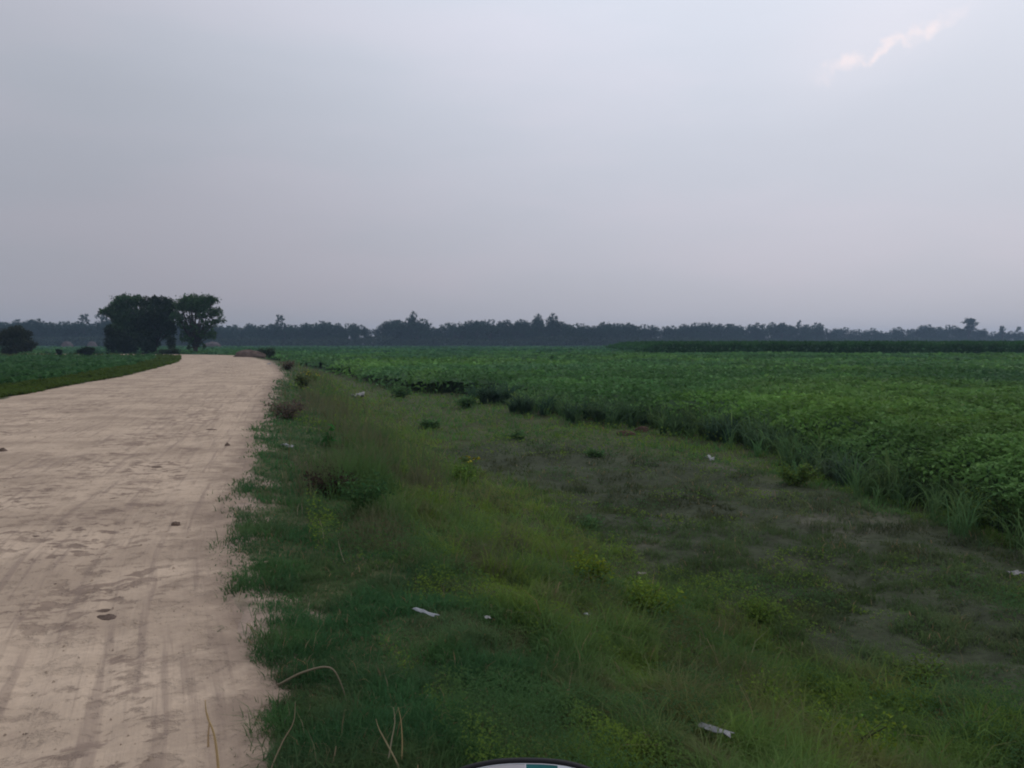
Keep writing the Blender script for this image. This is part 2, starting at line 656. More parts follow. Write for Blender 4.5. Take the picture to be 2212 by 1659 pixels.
for c0, w0, dp in ((-1.05, .09, .018), (-1.55, .06, .010), (-2.6, .11, .014), (-4.4, .14, .016), (-5.6, .12, .012), (-.62, .05, .012)):
    cc = c0 + (fbm(vv * 0 + 3, vv, 7.0, 2, int(90 - c0 * 3)) - .5) * .7
    relief = relief - dp * np.exp(-((AX - cc) / w0) ** 2) * sstep(fbm(vv * 0 + c0, vv, 4.0, 2, 95), .3, .55)
relief += .012 - .03 * (1 - sstep(np.minimum(.25 - AX, AX + ROAD_W + .25), 0, .35))
rz = relief + .018 * np.exp(-((AX + ROAD_W / 2) / 2.6) ** 2)
na_ = len(across)
ii, jj = np.meshgrid(np.arange(len(stations) - 1), np.arange(na_ - 1), indexing='ij')
Fr = np.stack([ii * na_ + jj, ii * na_ + jj + 1, (ii + 1) * na_ + jj + 1, (ii + 1) * na_ + jj], -1).reshape(-1, 4)
road = tri_mesh('road', np.stack([rx.ravel(), ry.ravel(), rz.ravel()], -1), Fr, None, M_ROAD, smooth_shade=True)
uvl = road.data.uv_layers.new(name='road')
li = Fr.ravel()
uvl.data.foreach_set('uv', np.stack([AX.ravel()[li], vv.ravel()[li]], -1).astype(np.float32).ravel())
if road.data.polygons[0].normal.z < 0:
    road.data.flip_normals()
tag(road, kind='structure')


# crumbs of dry soil lying loose on it
ncr = 9000
ca = -rng.random(ncr) ** .8 * 7.0 + .1
cv = tcam + 1.5 + rng.random(ncr) ** 1.6 * 24
kx = np.clip(np.searchsorted(stations, cv), 1, len(stations) - 1)
kj = np.clip(((.25 - ca) / (ROAD_W + .5) * (len(across) - 1)).astype(int), 0, len(across) - 1)
cxx, cyy, czz = ex[kx] + ty[kx] * ca, ey[kx] - tx[kx] * ca, rz[kx, kj]
cs = rng.uniform(.003, .010, ncr) * np.where(rng.random(ncr) < .06, 2.2, 1)
tet = np.array([(1, 0, -.3), (-.5, .87, -.3), (-.5, -.87, -.3), (.1, .05, .75)])
ra = rng.random(ncr) * 6.28
jit_ = tet[None] * rng.uniform(.6, 1.4, (ncr, 4, 3))
px_ = jit_[..., 0] * np.cos(ra)[:, None] - jit_[..., 1] * np.sin(ra)[:, None]
py_ = jit_[..., 0] * np.sin(ra)[:, None] + jit_[..., 1] * np.cos(ra)[:, None]
Vc = np.stack([cxx[:, None] + px_ * cs[:, None], cyy[:, None] + py_ * cs[:, None], czz[:, None] + jit_[..., 2] * cs[:, None]], -1).reshape(-1, 3)
kc = np.arange(ncr)[:, None] * 4
Fc = np.concatenate([kc + np.array(q) for q in ((0, 1, 3), (1, 2, 3), (2, 0, 3))])
M_CRUMB = plain('soil_crumbs', (.30, .23, .17), .95, .05, 30, .4)
tag(tri_mesh('gravel', Vc, Fc, None, M_CRUMB), kind='stuff')


# ---------------------------------------------------------------- plants made of many faces
def blades(P, h, w, lean, C, az=None, curl=1.0):
    """P (n,3) roots; one bent tapered blade each"""
    n = len(P)
    az = rng.random(n) * 2 * np.pi if az is None else az
    fz = rng.random(n) * 2 * np.pi
    d = np.stack([np.cos(az), np.sin(az), np.zeros(n)], -1)
    s = np.stack([np.cos(fz), np.sin(fz), np.zeros(n)], -1)
    h = np.broadcast_to(h, n)[:, None]
    w = np.broadcast_to(w, n)[:, None]
    ln_ = np.broadcast_to(lean, n)[:, None]
    up = np.array([0, 0, 1.0])
    mid = P + up * h * .55 + d * h * ln_ * .35
    tip = P + up * h * (1 - .35 * np.clip(ln_, 0, 1.6) * curl) + d * h * ln_
    V = np.stack([P - s * w * .5, P + s * w * .5, mid - s * w * .42, mid + s * w * .42, tip], 1).reshape(-1, 3)
    b0 = np.arange(n)[:, None] * 5
    F = np.concatenate([b0 + np.array([0, 1, 3]), b0 + np.array([0, 3, 2]), b0 + np.array([2, 3, 4])], 0)
    return V, F, np.repeat(C, 5, 0)


def arcs(P, h, w, reach, C, az, seg=5):
    """long blades that rise, bend over and hang"""
    n = len(P)
    d = np.stack([np.cos(az), np.sin(az), np.zeros(n)], -1)
    fz = az + np.pi / 2 + rng.normal(size=n) * .5
    s = np.stack([np.cos(fz), np.sin(fz), np.zeros(n)], -1)
    h = np.broadcast_to(h, n)[:, None]
    reach = np.broadcast_to(reach, n)[:, None]
    w = np.broadcast_to(w, n)[:, None]
    rows = []
    for i in range(seg + 1):
        f = i / seg
        c = P + d * h * reach * f ** 1.8 + np.array([0, 0, 1.0]) * h * (f * (1.25 + .1 * reach) - (.25 + .55 * reach) * f ** 3)
        ww = w * (1 - f ** 2 * .92) * (.6 + .4 * min(1, f * 4))
        rows += [c - s * ww * .5, c + s * ww * .5]
    V = np.stack(rows, 1).reshape(-1, 3)
    k = np.arange(n)[:, None] * (2 * seg + 2)
    F = []
    for i in range(seg):
        a = 2 * i
        F += [k + np.array([a, a + 1, a + 3]), k + np.array([a, a + 3, a + 2])]
    return V, np.concatenate(F, 0), np.repeat(C, 2 * seg + 2, 0)


def leaves(P, size, C, upbias=.6, elong=1.5):
    n = len(P)
    nrm = rng.normal(size=(n, 3))
    nrm[:, 2] = np.abs(nrm[:, 2]) + upbias
    nrm /= np.linalg.norm(nrm, axis=1)[:, None]
    a = rng.normal(size=(n, 3))
    a -= (a * nrm).sum(1)[:, None] * nrm
    a /= np.linalg.norm(a, axis=1)[:, None]
    b_ = np.cross(nrm, a)
    size = np.broadcast_to(size, n)[:, None]
    sag = np.array([0, 0, -1.0]) * size * .18
    V = np.stack([P - a * size * .5 * elong + sag, P - b_ * size * .42, P + a * size * .5 * elong + sag, P + b_ * size * .42], 1).reshape(-1, 3)
    k = np.arange(n)[:, None] * 4
    F = np.concatenate([k + np.array([0, 1, 2]), k + np.array([0, 2, 3])], 0)
    return V, F, np.repeat(C, 4, 0)


def join(parts):
    V, F, C = [], [], []
    o = 0
    for v_, f_, c_ in parts:
        V.append(v_)
        F.append(f_ + o)
        C.append(c_)
        o += len(v_)
    return np.concatenate(V), np.concatenate(F), np.concatenate(C)


def tint(base, n, var=.25, hue=.1):
    base = np.asarray(base, float)
    k = np.exp(rng.normal(size=(n, 1)) * var)
    hsh = 1 + rng.normal(size=(n, 1)) * hue * np.array([[1, 0, -.4]])
    return np.clip(base * k * hsh, 0.002, .9)


def tube(pts, rads, sides=6):
    V, F = [], []
    pts = [Vector(p) for p in pts]
    for i, p in enumerate(pts):
        d = (pts[min(i + 1, len(pts) - 1)] - pts[max(i - 1, 0)]).normalized()
        a = d.orthogonal().normalized()
        if i and prev is not None:
            a = (prev - d * prev.dot(d)).normalized()
        prev = a
        b_ = d.cross(a)
        for k in range(sides):
            t_ = 2 * math.pi * k / sides
            V.append(p + (a * math.cos(t_) + b_ * math.sin(t_)) * rads[i])
    prev = None
    n = len(pts)
    for i in range(n - 1):
        for k in range(sides):
            k2 = (k + 1) % sides
            F += [(i * sides + k, i * sides + k2, (i + 1) * sides + k2), (i * sides + k, (i + 1) * sides + k2, (i + 1) * sides + k)]
    for k in range(1, sides - 1):
        F.append((0, k + 1, k))
        F.append(((n - 1) * sides, (n - 1) * sides + k, (n - 1) * sides + k + 1))
    return np.array(V), np.array(F), np.ones((len(V), 3)) * .1


prev = None

# picture-uniform samples: roots spread so that near and far ground get the same number of blades per pixel
def screen_pts(n, x0, x1, y0, y1, z):
    px = rng.uniform(x0, x1, n)
    py = rng.uniform(y0, y1, n)
    u, w = (px - 1106.0) / FPX, -(py - 829.5) / FPX
    c, s = math.cos(PITCH), math.sin(PITCH)
    dy, dz = c + w * s, -s + w * c
    k = (z - CAM_H) / dz
    return u * k, dy * k


# ---- grass on verge, slope and meadow
X1, Y1 = screen_pts(620000, 200, 2500, 800, 2250, -.55)
XX, YY = screen_pts(120000, 2500, 3800, 800, 2250, -.8)        # the ground goes on beyond the frame
X1, Y1 = np.concatenate([X1, XX]), np.concatenate([Y1, YY])
S1, T1 = side(X1, Y1)
inc = inside(CROP_POLY, X1, Y1)
cd = edge_dist(CROP_EDGE[:24], X1, Y1)
mk = mud_mask(X1, Y1)
edge_n = (fbm(X1, Y1, .55, 4, 23) - .5)
keep = (rng.random(len(X1)) < sstep(S1 + edge_n * .9 + (fbm(X1, Y1, .12, 2, 24) - .5) * .5, -.42, .38) ** 1.4) & (~inc | (cd < .3)) & (S1 < 60)
thin = .98 - .12 * mk
cl = fbm(X1, Y1, .30, 3, 31)
keep &= rng.random(len(X1)) < thin * (.45 + .9 * cl)
# bare and burnt spots
dh = np.hypot((X1 - HOLLOW[0]) / .45, (Y1 - HOLLOW[1]) / .85)
keep &= (dh > 1)
X1, Y1, S1, T1, mk, cl, cd = (q[keep] for q in (X1, Y1, S1, T1, mk, cl, cd))
Z1 = ground_z(X1, Y1, S1)
D1 = np.hypot(X1, Y1)
n = len(X1)
w_road = 1 - sstep(S1 + (fbm(X1, Y1, 1.2, 2, 33) - .5) * 1.2, 1.0, 1.9)
w_slope = (1 - w_road) * (1 - sstep(S1, 3.9, 5.2)) * (1 - mk)
w_mead = np.clip(1 - w_road - w_slope - mk, 0, 1)
G_ROAD, G_SLOPE, G_MEAD, G_MUD = (np.array(q) for q in ((.062, .150, .058), (.128, .215, .062), (.088, .200, .058), (.120, .158, .082)))
C1 = (w_road[:, None] * G_ROAD + w_slope[:, None] * G_SLOPE + w_mead[:, None] * G_MEAD + mk[:, None] * G_MUD)
C1 /= (w_road + w_slope + w_mead + mk)[:, None]
pat = fbm(X1, Y1, 1.5, 3, 35)[:, None]
yel = sstep(fbm(X1, Y1, .45, 4, 37), .48, .66)[:, None] * (1 - mk[:, None] * .7) * (1 - .8 * w_road[:, None])
C1 = C1 * (1 - yel * .42) + np.array((.220, .310, .035)) * yel * .42
brn = sstep(fbm(X1, Y1, .40, 4, 39), .50, .64)[:, None] * (.35 + .65 * w_slope[:, None])
C1 = C1 * (1 - brn * .5) + np.array((.190, .150, .095)) * brn * .5
pat = .45 * pat + .55 * fbm(X1, Y1, .28, 3, 36)[:, None]
C1 = C1 * (.45 + 1.1 * pat) * tint((1, 1, 1), n, .22, .10)
streaks = sstep(fbm(X1 * .8, Y1 * .5, .8, 4, 132), .38, .62)[:, None]
C1 = C1 * (1 - mk[:, None] * .45 * (1 - streaks))
mgreen = sstep(fbm(X1, Y1 * .7, 1.7, 4, 134), .46, .62)[:, None] * mk[:, None]
C1 = C1 * (1 - mgreen * .5) + np.array((.085, .150, .050)) * mgreen * .5
dry = (rng.random(n) < .035)[:, None]
C1 = C1 * 1.14
C1 = np.where(dry, tint((.24, .19, .11), n, .2), C1)
hh = (.060 * w_road + .125 * w_slope + .085 * w_mead + .062 * mk) * (.35 + .35 * w_road + 1.5 * sstep(cl, .32, .7) * (1 - .3 * w_road)) * rng.uniform(.6, 1.35, n) * np.where(rng.random(n) < .08, 1.8, 1)
hh *= np.clip(.75 + D1 * .012, .7, 1.6)
ww = np.clip(D1 * .00105, .0036, .06) * rng.uniform(.7, 1.5, n)
ln1 = rng.uniform(.2, 1.3, n)
g = tri_mesh('grass', *blades(np.stack([X1, Y1, Z1 - .01], -1), hh, ww, ln1, C1), M_GRASS)
tag(g, kind='stuff')

# ---- broad-leaved ground weeds mixed into slope and meadow edge
X2, Y2 = screen_pts(230000, 500, 2450, 830, 2150, -.6)
S2, _ = side(X2, Y2)
patch = fbm(X2, Y2, 1.0, 3, 43)
mk2 = mud_mask(X2, Y2)
keep = (S2 > .6) & (patch + (rng.random(len(X2)) - .5) * .12 > .515 + .075 * mk2 - .03 * (Y2 > 12)) & (~inside(CROP_POLY, X2, Y2))
X2, Y2, S2, patch, mk2 = (q[keep] for q in (X2, Y2, S2, patch, mk2))
D2 = np.hypot(X2, Y2)
n = len(X2)
zz = ground_z(X2, Y2, S2) + rng.uniform(.01, .16, n) * (patch - .40) * 6.5 * (1 - .5 * mk2)
yl2 = sstep(fbm(X2, Y2, .6, 3, 47), .40, .64)[:, None]
cg = np.array((.175, .270, .045)) * yl2 + np.array((.080, .165, .060)) * (1 - yl2)
o = tri_mesh('ground_weeds', *leaves(np.stack([X2, Y2, zz], -1), np.clip(D2 * .0024, .009, .08) * rng.uniform(.6, 1.3, n), cg * tint((1.4, 1.4, 1.3), n, .25, .1), .8), M_GRASS)
tag(o, kind='stuff')

# ---- taller weeds and dry stems along the top of the slope
parts = []
X3, Y3 = screen_pts(90000, 480, 1250, 770, 1500, -.25)
S3, T3 = side(X3, Y3)
bandw = np.exp(-((S3 - 1.75 - (fbm(X3, Y3, 3, 2, 51) - .5) * 1.2) / .75) ** 2)
cl3 = fbm(X3, Y3, .6, 3, 53)
keep = (S3 > .4) & (S3 < 4.5) & (rng.random(len(X3)) < bandw * sstep(cl3, .36, .58) * 1.1) & (Y3 > 5.5) & (np.hypot((X3 - HOLLOW[0]) / .45, (Y3 - HOLLOW[1]) / .8) > 1)
X3, Y3, S3, T3, cl3 = (q[keep] for q in (X3, Y3, S3, T3, cl3))
n = len(X3)
D3 = np.hypot(X3, Y3)
bf = sstep(fbm(X3, Y3, 1.3, 3, 57), .44, .60)[:, None]
bf = bf * .6
c3 = np.array((.105, .190, .062)) * (1 - bf) + np.array((.190, .150, .105)) * bf
c3 = c3 * tint((1, 1, 1), n, .25, .1)
h3 = (.20 + .34 * sstep(cl3, .4, .7)) * rng.uniform(.5, 1.2, n) * np.clip((Y3 - 3) / 6, .35, 1)
parts.append(blades(np.stack([X3, Y3, ground_z(X3, Y3, S3) - .01], -1), h3, np.clip(D3 * .0010, .004, .05) * rng.uniform(.7, 1.3, n), rng.uniform(.1, .8, n), c3))
tag(tri_mesh('roadside_weeds', *join(parts), M_GRASS), kind='stuff')

# ---- tall crop on the right, out to the far trees
parts = []
CANOPY = 1.08
NC = 330000
px = rng.uniform(-80, 2560, NC)
X4, Y4 = screen_pts(NC, 200, 2560, 748.5, 1110, -.12)
# extra far rows squeezed under the horizon
X4b, Y4b = screen_pts(90000, -250, 2400, 744.5, 775, -.12)
X4, Y4 = np.concatenate([X4, X4b]), np.concatenate([Y4, Y4b])
XX, YY = screen_pts(70000, 2560, 3800, 748.5, 1700, -.12)
X4, Y4 = np.concatenate([X4, XX]), np.concatenate([Y4, YY])
k4 = inside(CROP_POLY, X4, Y4) & (Y4 < 445)
X4, Y4 = X4[k4], Y4[k4]
cd = edge_dist(CROP_EDGE, X4, Y4)
D4 = np.hypot(X4, Y4)
n = len(X4)


def crop_height(x, y, cdist):
    return (CANOPY + (fbm(x, y, 2.2, 3, 62) - .5) * .50 + (fbm(x, y, .7, 2, 63) - .5) * .34 + (fbm(x, y, 12, 2, 64) - .5) * .35) * (.62 + .38 * sstep(cdist + (fbm(x, y, 1.0, 2, 65) - .5) * .8, 0, 1.1))


hc = crop_height(X4, Y4, cd)
lowz = np.where(rng.random(n) < np.exp(-cd / .7), rng.uniform(.05, 1, n), 1 - rng.random(n) ** 1.6 * .32)
zg4 = FIELD_Z + (fbm(X4, Y4, 9.0, 2, 8) - .5) * .12
Z4 = zg4 + hc * lowz
f1 = sstep(fbm(X4, Y4 * .6, 6.0, 4, 68), .40, .62)[:, None]
f2 = sstep(fbm(X4, Y4 * .5, 9.0, 3, 71), .5, .66)[:, None]
c4 = np.array((.072, .168, .060)) * (1 - f1) + np.array((.098, .210, .056)) * f1
near_y = (sstep(X4 * .9 - Y4 * .12 + 0.0, 2.5, 6) * (1 - sstep(Y4, 26, 40)))[:, None]
c4 = c4 * (1 - near_y * .25) + np.array((.165, .255, .045)) * near_y * .25
c4 = c4 * (1 - f2 * .5) + np.array((.060, .135, .080)) * f2 * .5
strip = sstep(fbm(X4 * .12, Y4, 2.6, 3, 74), .38, .62)[:, None]
c4 = c4 * (.78 + .40 * strip) * np.array((1.42, 1.36, 1.18))
haze_tint = sstep(Y4, 45, 160)[:, None]
c4 = c4 * (1 - haze_tint * np.array((.42, .28, .05)))      # distance haze painted into the leaf colour: farther leaves bluer and darker
c4 = c4 * tint((1, 1, 1), n, .24, .08)
palel = (rng.random(n) < .03)[:, None]
c4 = np.where(palel, c4 * 1.5 + .012, c4)
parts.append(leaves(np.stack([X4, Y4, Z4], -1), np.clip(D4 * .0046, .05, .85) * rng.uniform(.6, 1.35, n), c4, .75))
# stems along the near edge
q = (cd < 1.0) & (D4 < 60) & (rng.random(n) < .16)
P = np.stack([X4[q], Y4[q], zg4[q] - .02], -1)
parts.append(blades(P, hc[q] * rng.uniform(.6, 1.0, q.sum()), np.clip(D4[q] * .0012, .008, .06), rng.uniform(0, .35, q.sum()), tint((.05, .075, .03), q.sum(), .2)))
V_, F_, C_ = join(parts)
# a leafy floor under the canopy that closes it where it is seen at a grazing angle
rr = np.geomspace(6, 470, 130)
tt = np.linspace(R(-60), R(60), 260)
TT, R2 = np.meshgrid(tt, rr)
fx_, fy_ = (R2 * np.sin(TT)).ravel(), (R2 * np.cos(TT)).ravel()
fin = inside(CROP_POLY, fx_, fy_) & (edge_dist(CROP_EDGE, fx_, fy_) > .5)
fz_ = FIELD_Z + crop_height(fx_, fy_, edge_dist(CROP_EDGE, fx_, fy_)) * .62
ii, jj = np.meshgrid(np.arange(len(rr) - 1), np.arange(len(tt) - 1), indexing='ij')
k0, k1, k2, k3 = ii * 260 + jj, ii * 260 + jj + 1, (ii + 1) * 260 + jj + 1, (ii + 1) * 260 + jj
okq = (fin[k0] & fin[k1] & fin[k2] & fin[k3])
Ff = np.concatenate([np.stack([k0[okq], k2[okq], k1[okq]], -1), np.stack([k0[okq], k3[okq], k2[okq]], -1)])
fl_c = np.array((.045, .115, .034)) * (.7 + .6 * fbm(fx_, fy_, 3, 3, 77)[:, None])
V_, F_, C_ = join([(V_, F_, C_), (np.stack([fx_, fy_, fz_], -1), Ff, fl_c)])
tag(tri_mesh('crop_field', V_, F_, C_, M_CROP), kind='stuff')

# ---- the taller dark crop standing beyond it on the right
TALL_Y = 118.0
tp0 = at_depth(1378, 750, TALL_Y)
TX0 = tp0.x
n = 60000
X5 = rng.uniform(TX0, 120, n)
dep = rng.random(n) ** 1.7 * 45
Y5 = TALL_Y + dep + (X5 - TX0) * -.06 + (fbm(X5, dep, 3, 2, 83) - .5) * 1.4
ok5 = X5 > TX0 + np.abs(rng.normal(size=n)) * .6
X5, Y5, dep = X5[ok5], Y5[ok5], dep[ok5]
n = len(X5)
H5 = (2.78 + (fbm(X5, Y5, 1.2, 3, 84) - .5) * .5) * (.75 + .25 * sstep(X5 - TX0, 0, 4))
fr = rng.random(n)
Z5 = FIELD_Z + H5 * np.where(dep < 3.5, fr ** .8, 1 - fr * .2)
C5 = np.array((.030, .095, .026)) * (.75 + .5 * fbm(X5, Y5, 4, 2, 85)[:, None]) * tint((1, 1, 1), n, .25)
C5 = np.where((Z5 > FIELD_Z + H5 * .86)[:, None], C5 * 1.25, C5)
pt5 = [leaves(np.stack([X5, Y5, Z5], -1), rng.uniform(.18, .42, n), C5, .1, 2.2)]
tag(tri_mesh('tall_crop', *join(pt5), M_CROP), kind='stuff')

# ---- crop and weeds left of the road
X6, Y6 = screen_pts(120000, -260, 560, 756, 905, -.25)
S6, T6 = side(X6, Y6)
off = -S6 - ROAD_W
LEFT_LIM = (Y6 < 108)
wob = (fbm(X6, Y6, 1.5, 3, 86) - .5) * 1.4
keep = (off > .1 + wob * .35) & LEFT_LIM
X6, Y6, S6, off, wob = (q[keep] for q in (X6, Y6, S6, off, wob))
D6 = np.hypot(X6, Y6)
n = len(X6)
isc = off > 2.6 + wob
hL = np.where(isc, .62 + (fbm(X6, Y6, 2.0, 3, 87) - .5) * .5, .10 + .32 * sstep(off + wob * .5, .2, 2.4) * (.5 + fbm(X6, Y6, 1.2, 3, 88)))
zL = ground_z(X6, Y6, S6) + hL * (1 - rng.random(n) ** 1.5 * .65)
cL = np.where(isc[:, None], np.array((.062, .155, .048)) * (.7 + .6 * fbm(X6, Y6, 3.5, 3, 89)[:, None]), np.array((.085, .130, .028)) * (.65 + .7 * fbm(X6, Y6, 1.6, 3, 91)[:, None]))
cL = cL * tint((1, 1, 1), n, .24, .1)
mL = leaves(np.stack([X6, Y6, zL], -1), np.clip(D6 * .0048, .05, .5) * rng.uniform(.6, 1.3, n), cL, .6)
qn = ~isc
bl = blades(np.stack([X6[qn], Y6[qn], ground_z(X6[qn], Y6[qn], S6[qn])], -1)[::2], (hL[qn] * 1.15)[::2], (np.clip(D6[qn] * .0011, .01, .1))[::2], .4, cL[qn][::2])
Vw, Fw, Cw = leaves(np.stack([X6, Y6, zL], -1)[isc], (np.clip(D6 * .0048, .05, .5) * rng.uniform(.6, 1.3, n))[isc], cL[isc], .6)
tag(tri_mesh('bean_field', Vw, Fw, Cw, M_CROP), kind='stuff')
Vw, Fw, Cw = join([leaves(np.stack([X6, Y6, zL], -1)[qn], (np.clip(D6 * .0036, .04, .4) * rng.uniform(.6, 1.3, n))[qn], cL[qn], .6), bl])
tag(tri_mesh('verge_weeds', Vw, Fw, Cw, M_GRASS), kind='stuff')


# ---------------------------------------------------------------- trees
def crown_geo(lobes, n, leaf, c, upb=.4, shell=.55, var=.28, jit=(.82, 1.16), spr=.16):
    """lobes: (x,y,z,rx,ry,rz); leaf faces gathered in small twigs through each lobe"""
    w = np.array([(l[3] * l[4] * l[5]) ** .67 for l in lobes])
    w /= w.sum()
    out = []
    for l, q in zip(lobes, w):
        m_ = max(8, int(n * q))
        tw = max(3, m_ // 9)
        d = rng.normal(size=(tw, 3))
        d /= np.linalg.norm(d, axis=1)[:, None]
        r = (shell + (1 - shell) * rng.random((tw, 1)) ** .6) * rng.uniform(*jit, (tw, 1))
        ctr = np.array(l[:3]) + d * r * np.array(l[3:6])
        k = rng.integers(0, tw, m_)
        sp = spr * (np.array(l[3:6]).mean() * .8 + .25)
        P = ctr[k] + rng.normal(size=(m_, 3)) * sp
        ct = tint(c, tw, .18, .08)[k] * tint((1, 1, 1), m_, var * .6, .05)
        out.append(leaves(P, leaf * rng.uniform(.6, 1.4, m_), ct, upb, 1.4))
    return join(out)


def make_tree(name, base, lobes, trunk_h, trunk_r, n, leaf, c, limbs=True, trunks=((0, 0),), label=None, cat='tree', group=None, shell=.55):
    root = empty(name, base)
    tag(root, label, cat, group)
    parts = []
    for k, (ox, oy) in enumerate(trunks):
        top = Vector((ox * .6 + .1, oy * .6, trunk_h))
        parts.append(tube([(ox, oy, -.3), (ox, oy, .15), (ox * .8, oy * .8, trunk_h * .5), top], [trunk_r * 1.5, trunk_r * 1.1, trunk_r * .85, trunk_r * .7], 8))
        if limbs:
            for l in lobes[k::len(trunks)]:
                e = Vector(l[:3])
                st = Vector((ox * .7, oy * .7, trunk_h * random.uniform(.6, 1)))
                md = st.lerp(e, .5) + Vector((random.uniform(-.2, .2), random.uniform(-.2, .2), random.uniform(.0, .35)))
                parts.append(tube([st, md, e], [trunk_r * .5, trunk_r * .3, trunk_r * .1], 5))
                for _ in range(3):
                    e2 = e + Vector((random.uniform(-1, 1) * l[3] * .8, random.uniform(-1, 1) * l[4] * .8, random.uniform(-.6, 1) * l[5] * .8))
                    parts.append(tube([md.lerp(e, .6), e2], [trunk_r * .17, trunk_r * .05], 4))
    V, F, C = join(parts)
    tri_mesh('trunk', V, F, None, M_BARK, root, True)
    V, F, C = crown_geo(lobes, n, leaf, c, shell=shell)
    tri_mesh('crown', V, F, C, M_TREE, root)
    return root


def zl(cx, cy, rx, ry, Y, base, dd=0.0, dr=1.0):
    """a lobe read off the enlarged photo (left part, 0.2686 px each) as a real ellipsoid at distance Y"""
    p = at_depth(cx * .2686, 594 + cy * .2686, Y)
    k = .2686 * Y / FPX
    return (p.x - base[0], dd, p.z - base[2], rx * k, max(rx, ry) * k * dr, ry * k)


DARK = (.050, .105, .036)
# the single open-crowned tree at the bend
bY = 121.0
b_ = at_depth(1565 * .2686, 594 + 634 * .2686, bY)
b_ = (b_.x, bY, gz(b_.x, bY))
LT = [(1540, 195, 100, 32), (1670, 195, 90, 28), (1450, 245, 75, 38), (1590, 250, 120, 40), (1500, 225, 60, 35), (1735, 300, 70, 34), (1790, 365, 48, 26),
      (1430, 335, 60, 48), (1490, 400, 50, 30), (1690, 400, 48, 40), (1570, 425, 55, 28), (1650, 330, 55, 25), (1640, 480, 75, 38),
      (1475, 480, 52, 38), (1725, 480, 40, 40), (1530, 520, 55, 30), (1600, 545, 40, 20), (1625, 575, 22, 14), (1515, 575, 22, 20), (1715, 205, 60, 28), (1390, 300, 30, 25)]
lob = [zl(*q, bY, b_, random.uniform(-1.3, 1.3), .8) for q in LT]
lob += [(a * .55, 1.9 + .5 * i % 1, z * .98, rx * .8, ry * .8, rz_ * .8) for i, (a, bq, z, rx, ry, rz_) in enumerate(lob[:9])]
lob += [(a * .55, -1.9, z * .96, rx * .7, ry * .7, rz_ * .8) for (a, bq, z, rx, ry, rz_) in lob[:8]]
make_tree('broadleaf_tree', b_, lob, 2.5, .26, 15000, .20, DARK, trunks=((0, 0), (.35, .1)), label='open-crowned tree with bare twin trunk standing alone at the bend of the dirt road', group='dark trees by the bend', shell=.35)
bY = 126.0
b_ = at_depth(1010 * .2686, 594 + 615 * .2686, bY)
b_ = (b_.x, bY, gz(b_.x, bY))
LA = [(880, 290, 56, 30), (915, 320, 60, 34), (930, 245, 70, 42), (1030, 215, 90, 42), (1110, 215, 60, 40), (960, 185, 22, 16), (1080, 165, 16, 12), (955, 325, 70, 48), (1060, 320, 100, 70), (1000, 430, 100, 60), (1090, 430, 70, 80), (1060, 520, 60, 60)]
lob = [zl(*q, bY, b_, random.uniform(-1.2, 1.2)) for q in LA]
make_tree('broadleaf_tree', b_, lob, 2.4, .3, 15000, .24, DARK, label='wide dense dark tree with a ragged top, left of the open-crowned tree', group='dark trees by the bend')
bY = 124.0
b_ = at_depth(1250 * .2686, 594 + 615 * .2686, bY)
b_ = (b_.x, bY, gz(b_.x, bY))
LB = [(1200, 225, 70, 42), (1290, 215, 80, 38), (1365, 265, 55, 42), (1250, 320, 110, 75), (1355, 345, 72, 80), (1160, 400, 80, 90), (1290, 440, 90, 70), (1375, 430, 50, 55), (1200, 520, 75, 70), (1250, 180, 26, 14), (1260, 560, 14, 30)]
lob = [zl(*q, bY, b_, random.uniform(-1.2, 1.2)) for q in LB]
make_tree('broadleaf_tree', b_, lob, 2.2, .28, 15000, .24, (.023, .045, .017), label='dense round-topped tree whose crown touches the open-crowned tree', group='dark trees by the bend')


def bush_from(name, Y, base_px, lobes_z, n, leaf, c, label, cat='bush', group=None, tr=.06, shell=.4):
    p = at_depth(base_px * .2686, 594 + 615 * .2686, Y)
    bb = (p.x, Y, gz(p.x, Y) if Y < 150 else FIELD_Z)
    lb = [zl(*q, Y, bb, random.uniform(-.5, .5)) for q in lobes_z]
    lb.append((lb[0][0], 0, .5, lb[0][3] * .8, lb[0][4] * .8, .6))
    return make_tree(name, bb, lb, .9, tr, n, leaf, c, label=label, cat=cat, group=group, shell=shell)


bush_from('leafy_bush', 119, 960, [(905, 545, 44, 66), (975, 525, 80, 80), (1050, 555, 50, 50), (885, 450, 26, 50), (1010, 590, 80, 26)], 9000, .2, (.020, .036, .020),
          'very dark tall bush at the foot of the wide ragged tree')
bush_from('leafy_bush', 118, 1185, [(1165, 575, 42, 40), (1210, 590, 30, 26)], 2500, .18, (.017, .034, .015), 'small dark bush under the round-topped tree')
bush_from('young_tree', 122, 1385, [(1380, 520, 34, 38), (1370, 560, 30, 30), (1395, 590, 24, 26)], 2200, .17, (.034, .055, .026), 'small paler sapling between the dark tree pair and the open-crowned tree', 'tree', None, .05, .3)
bush_from('leafy_bush', 112, 1390, [(1385, 612, 50, 14), (1330, 615, 40, 14), (1415, 640, 26, 10)], 2500, .14, (.036, .055, .024), 'low weedy bush on the left road corner before the bend')
bush_from('broad_bush_tree', 108, 130, [(60, 470, 70, 40), (150, 450, 60, 34), (215, 480, 45, 34), (110, 520, 90, 60), (200, 545, 70, 45), (30, 520, 50, 60), (240, 580, 40, 26), (160, 590, 90, 20), (275, 560, 22, 18)], 9000, .2, (.036, .047, .022),
          'broad olive bushy tree at the left edge of the picture beyond the bean field', 'tree', None, .12)
bush_from('leafy_bush', 100, 700, [(700, 605, 50, 22), (655, 615, 26, 16), (745, 610, 25, 16)], 2500, .15, (.024, .042, .022), 'low dark bush in the left field, nearer the big trees')
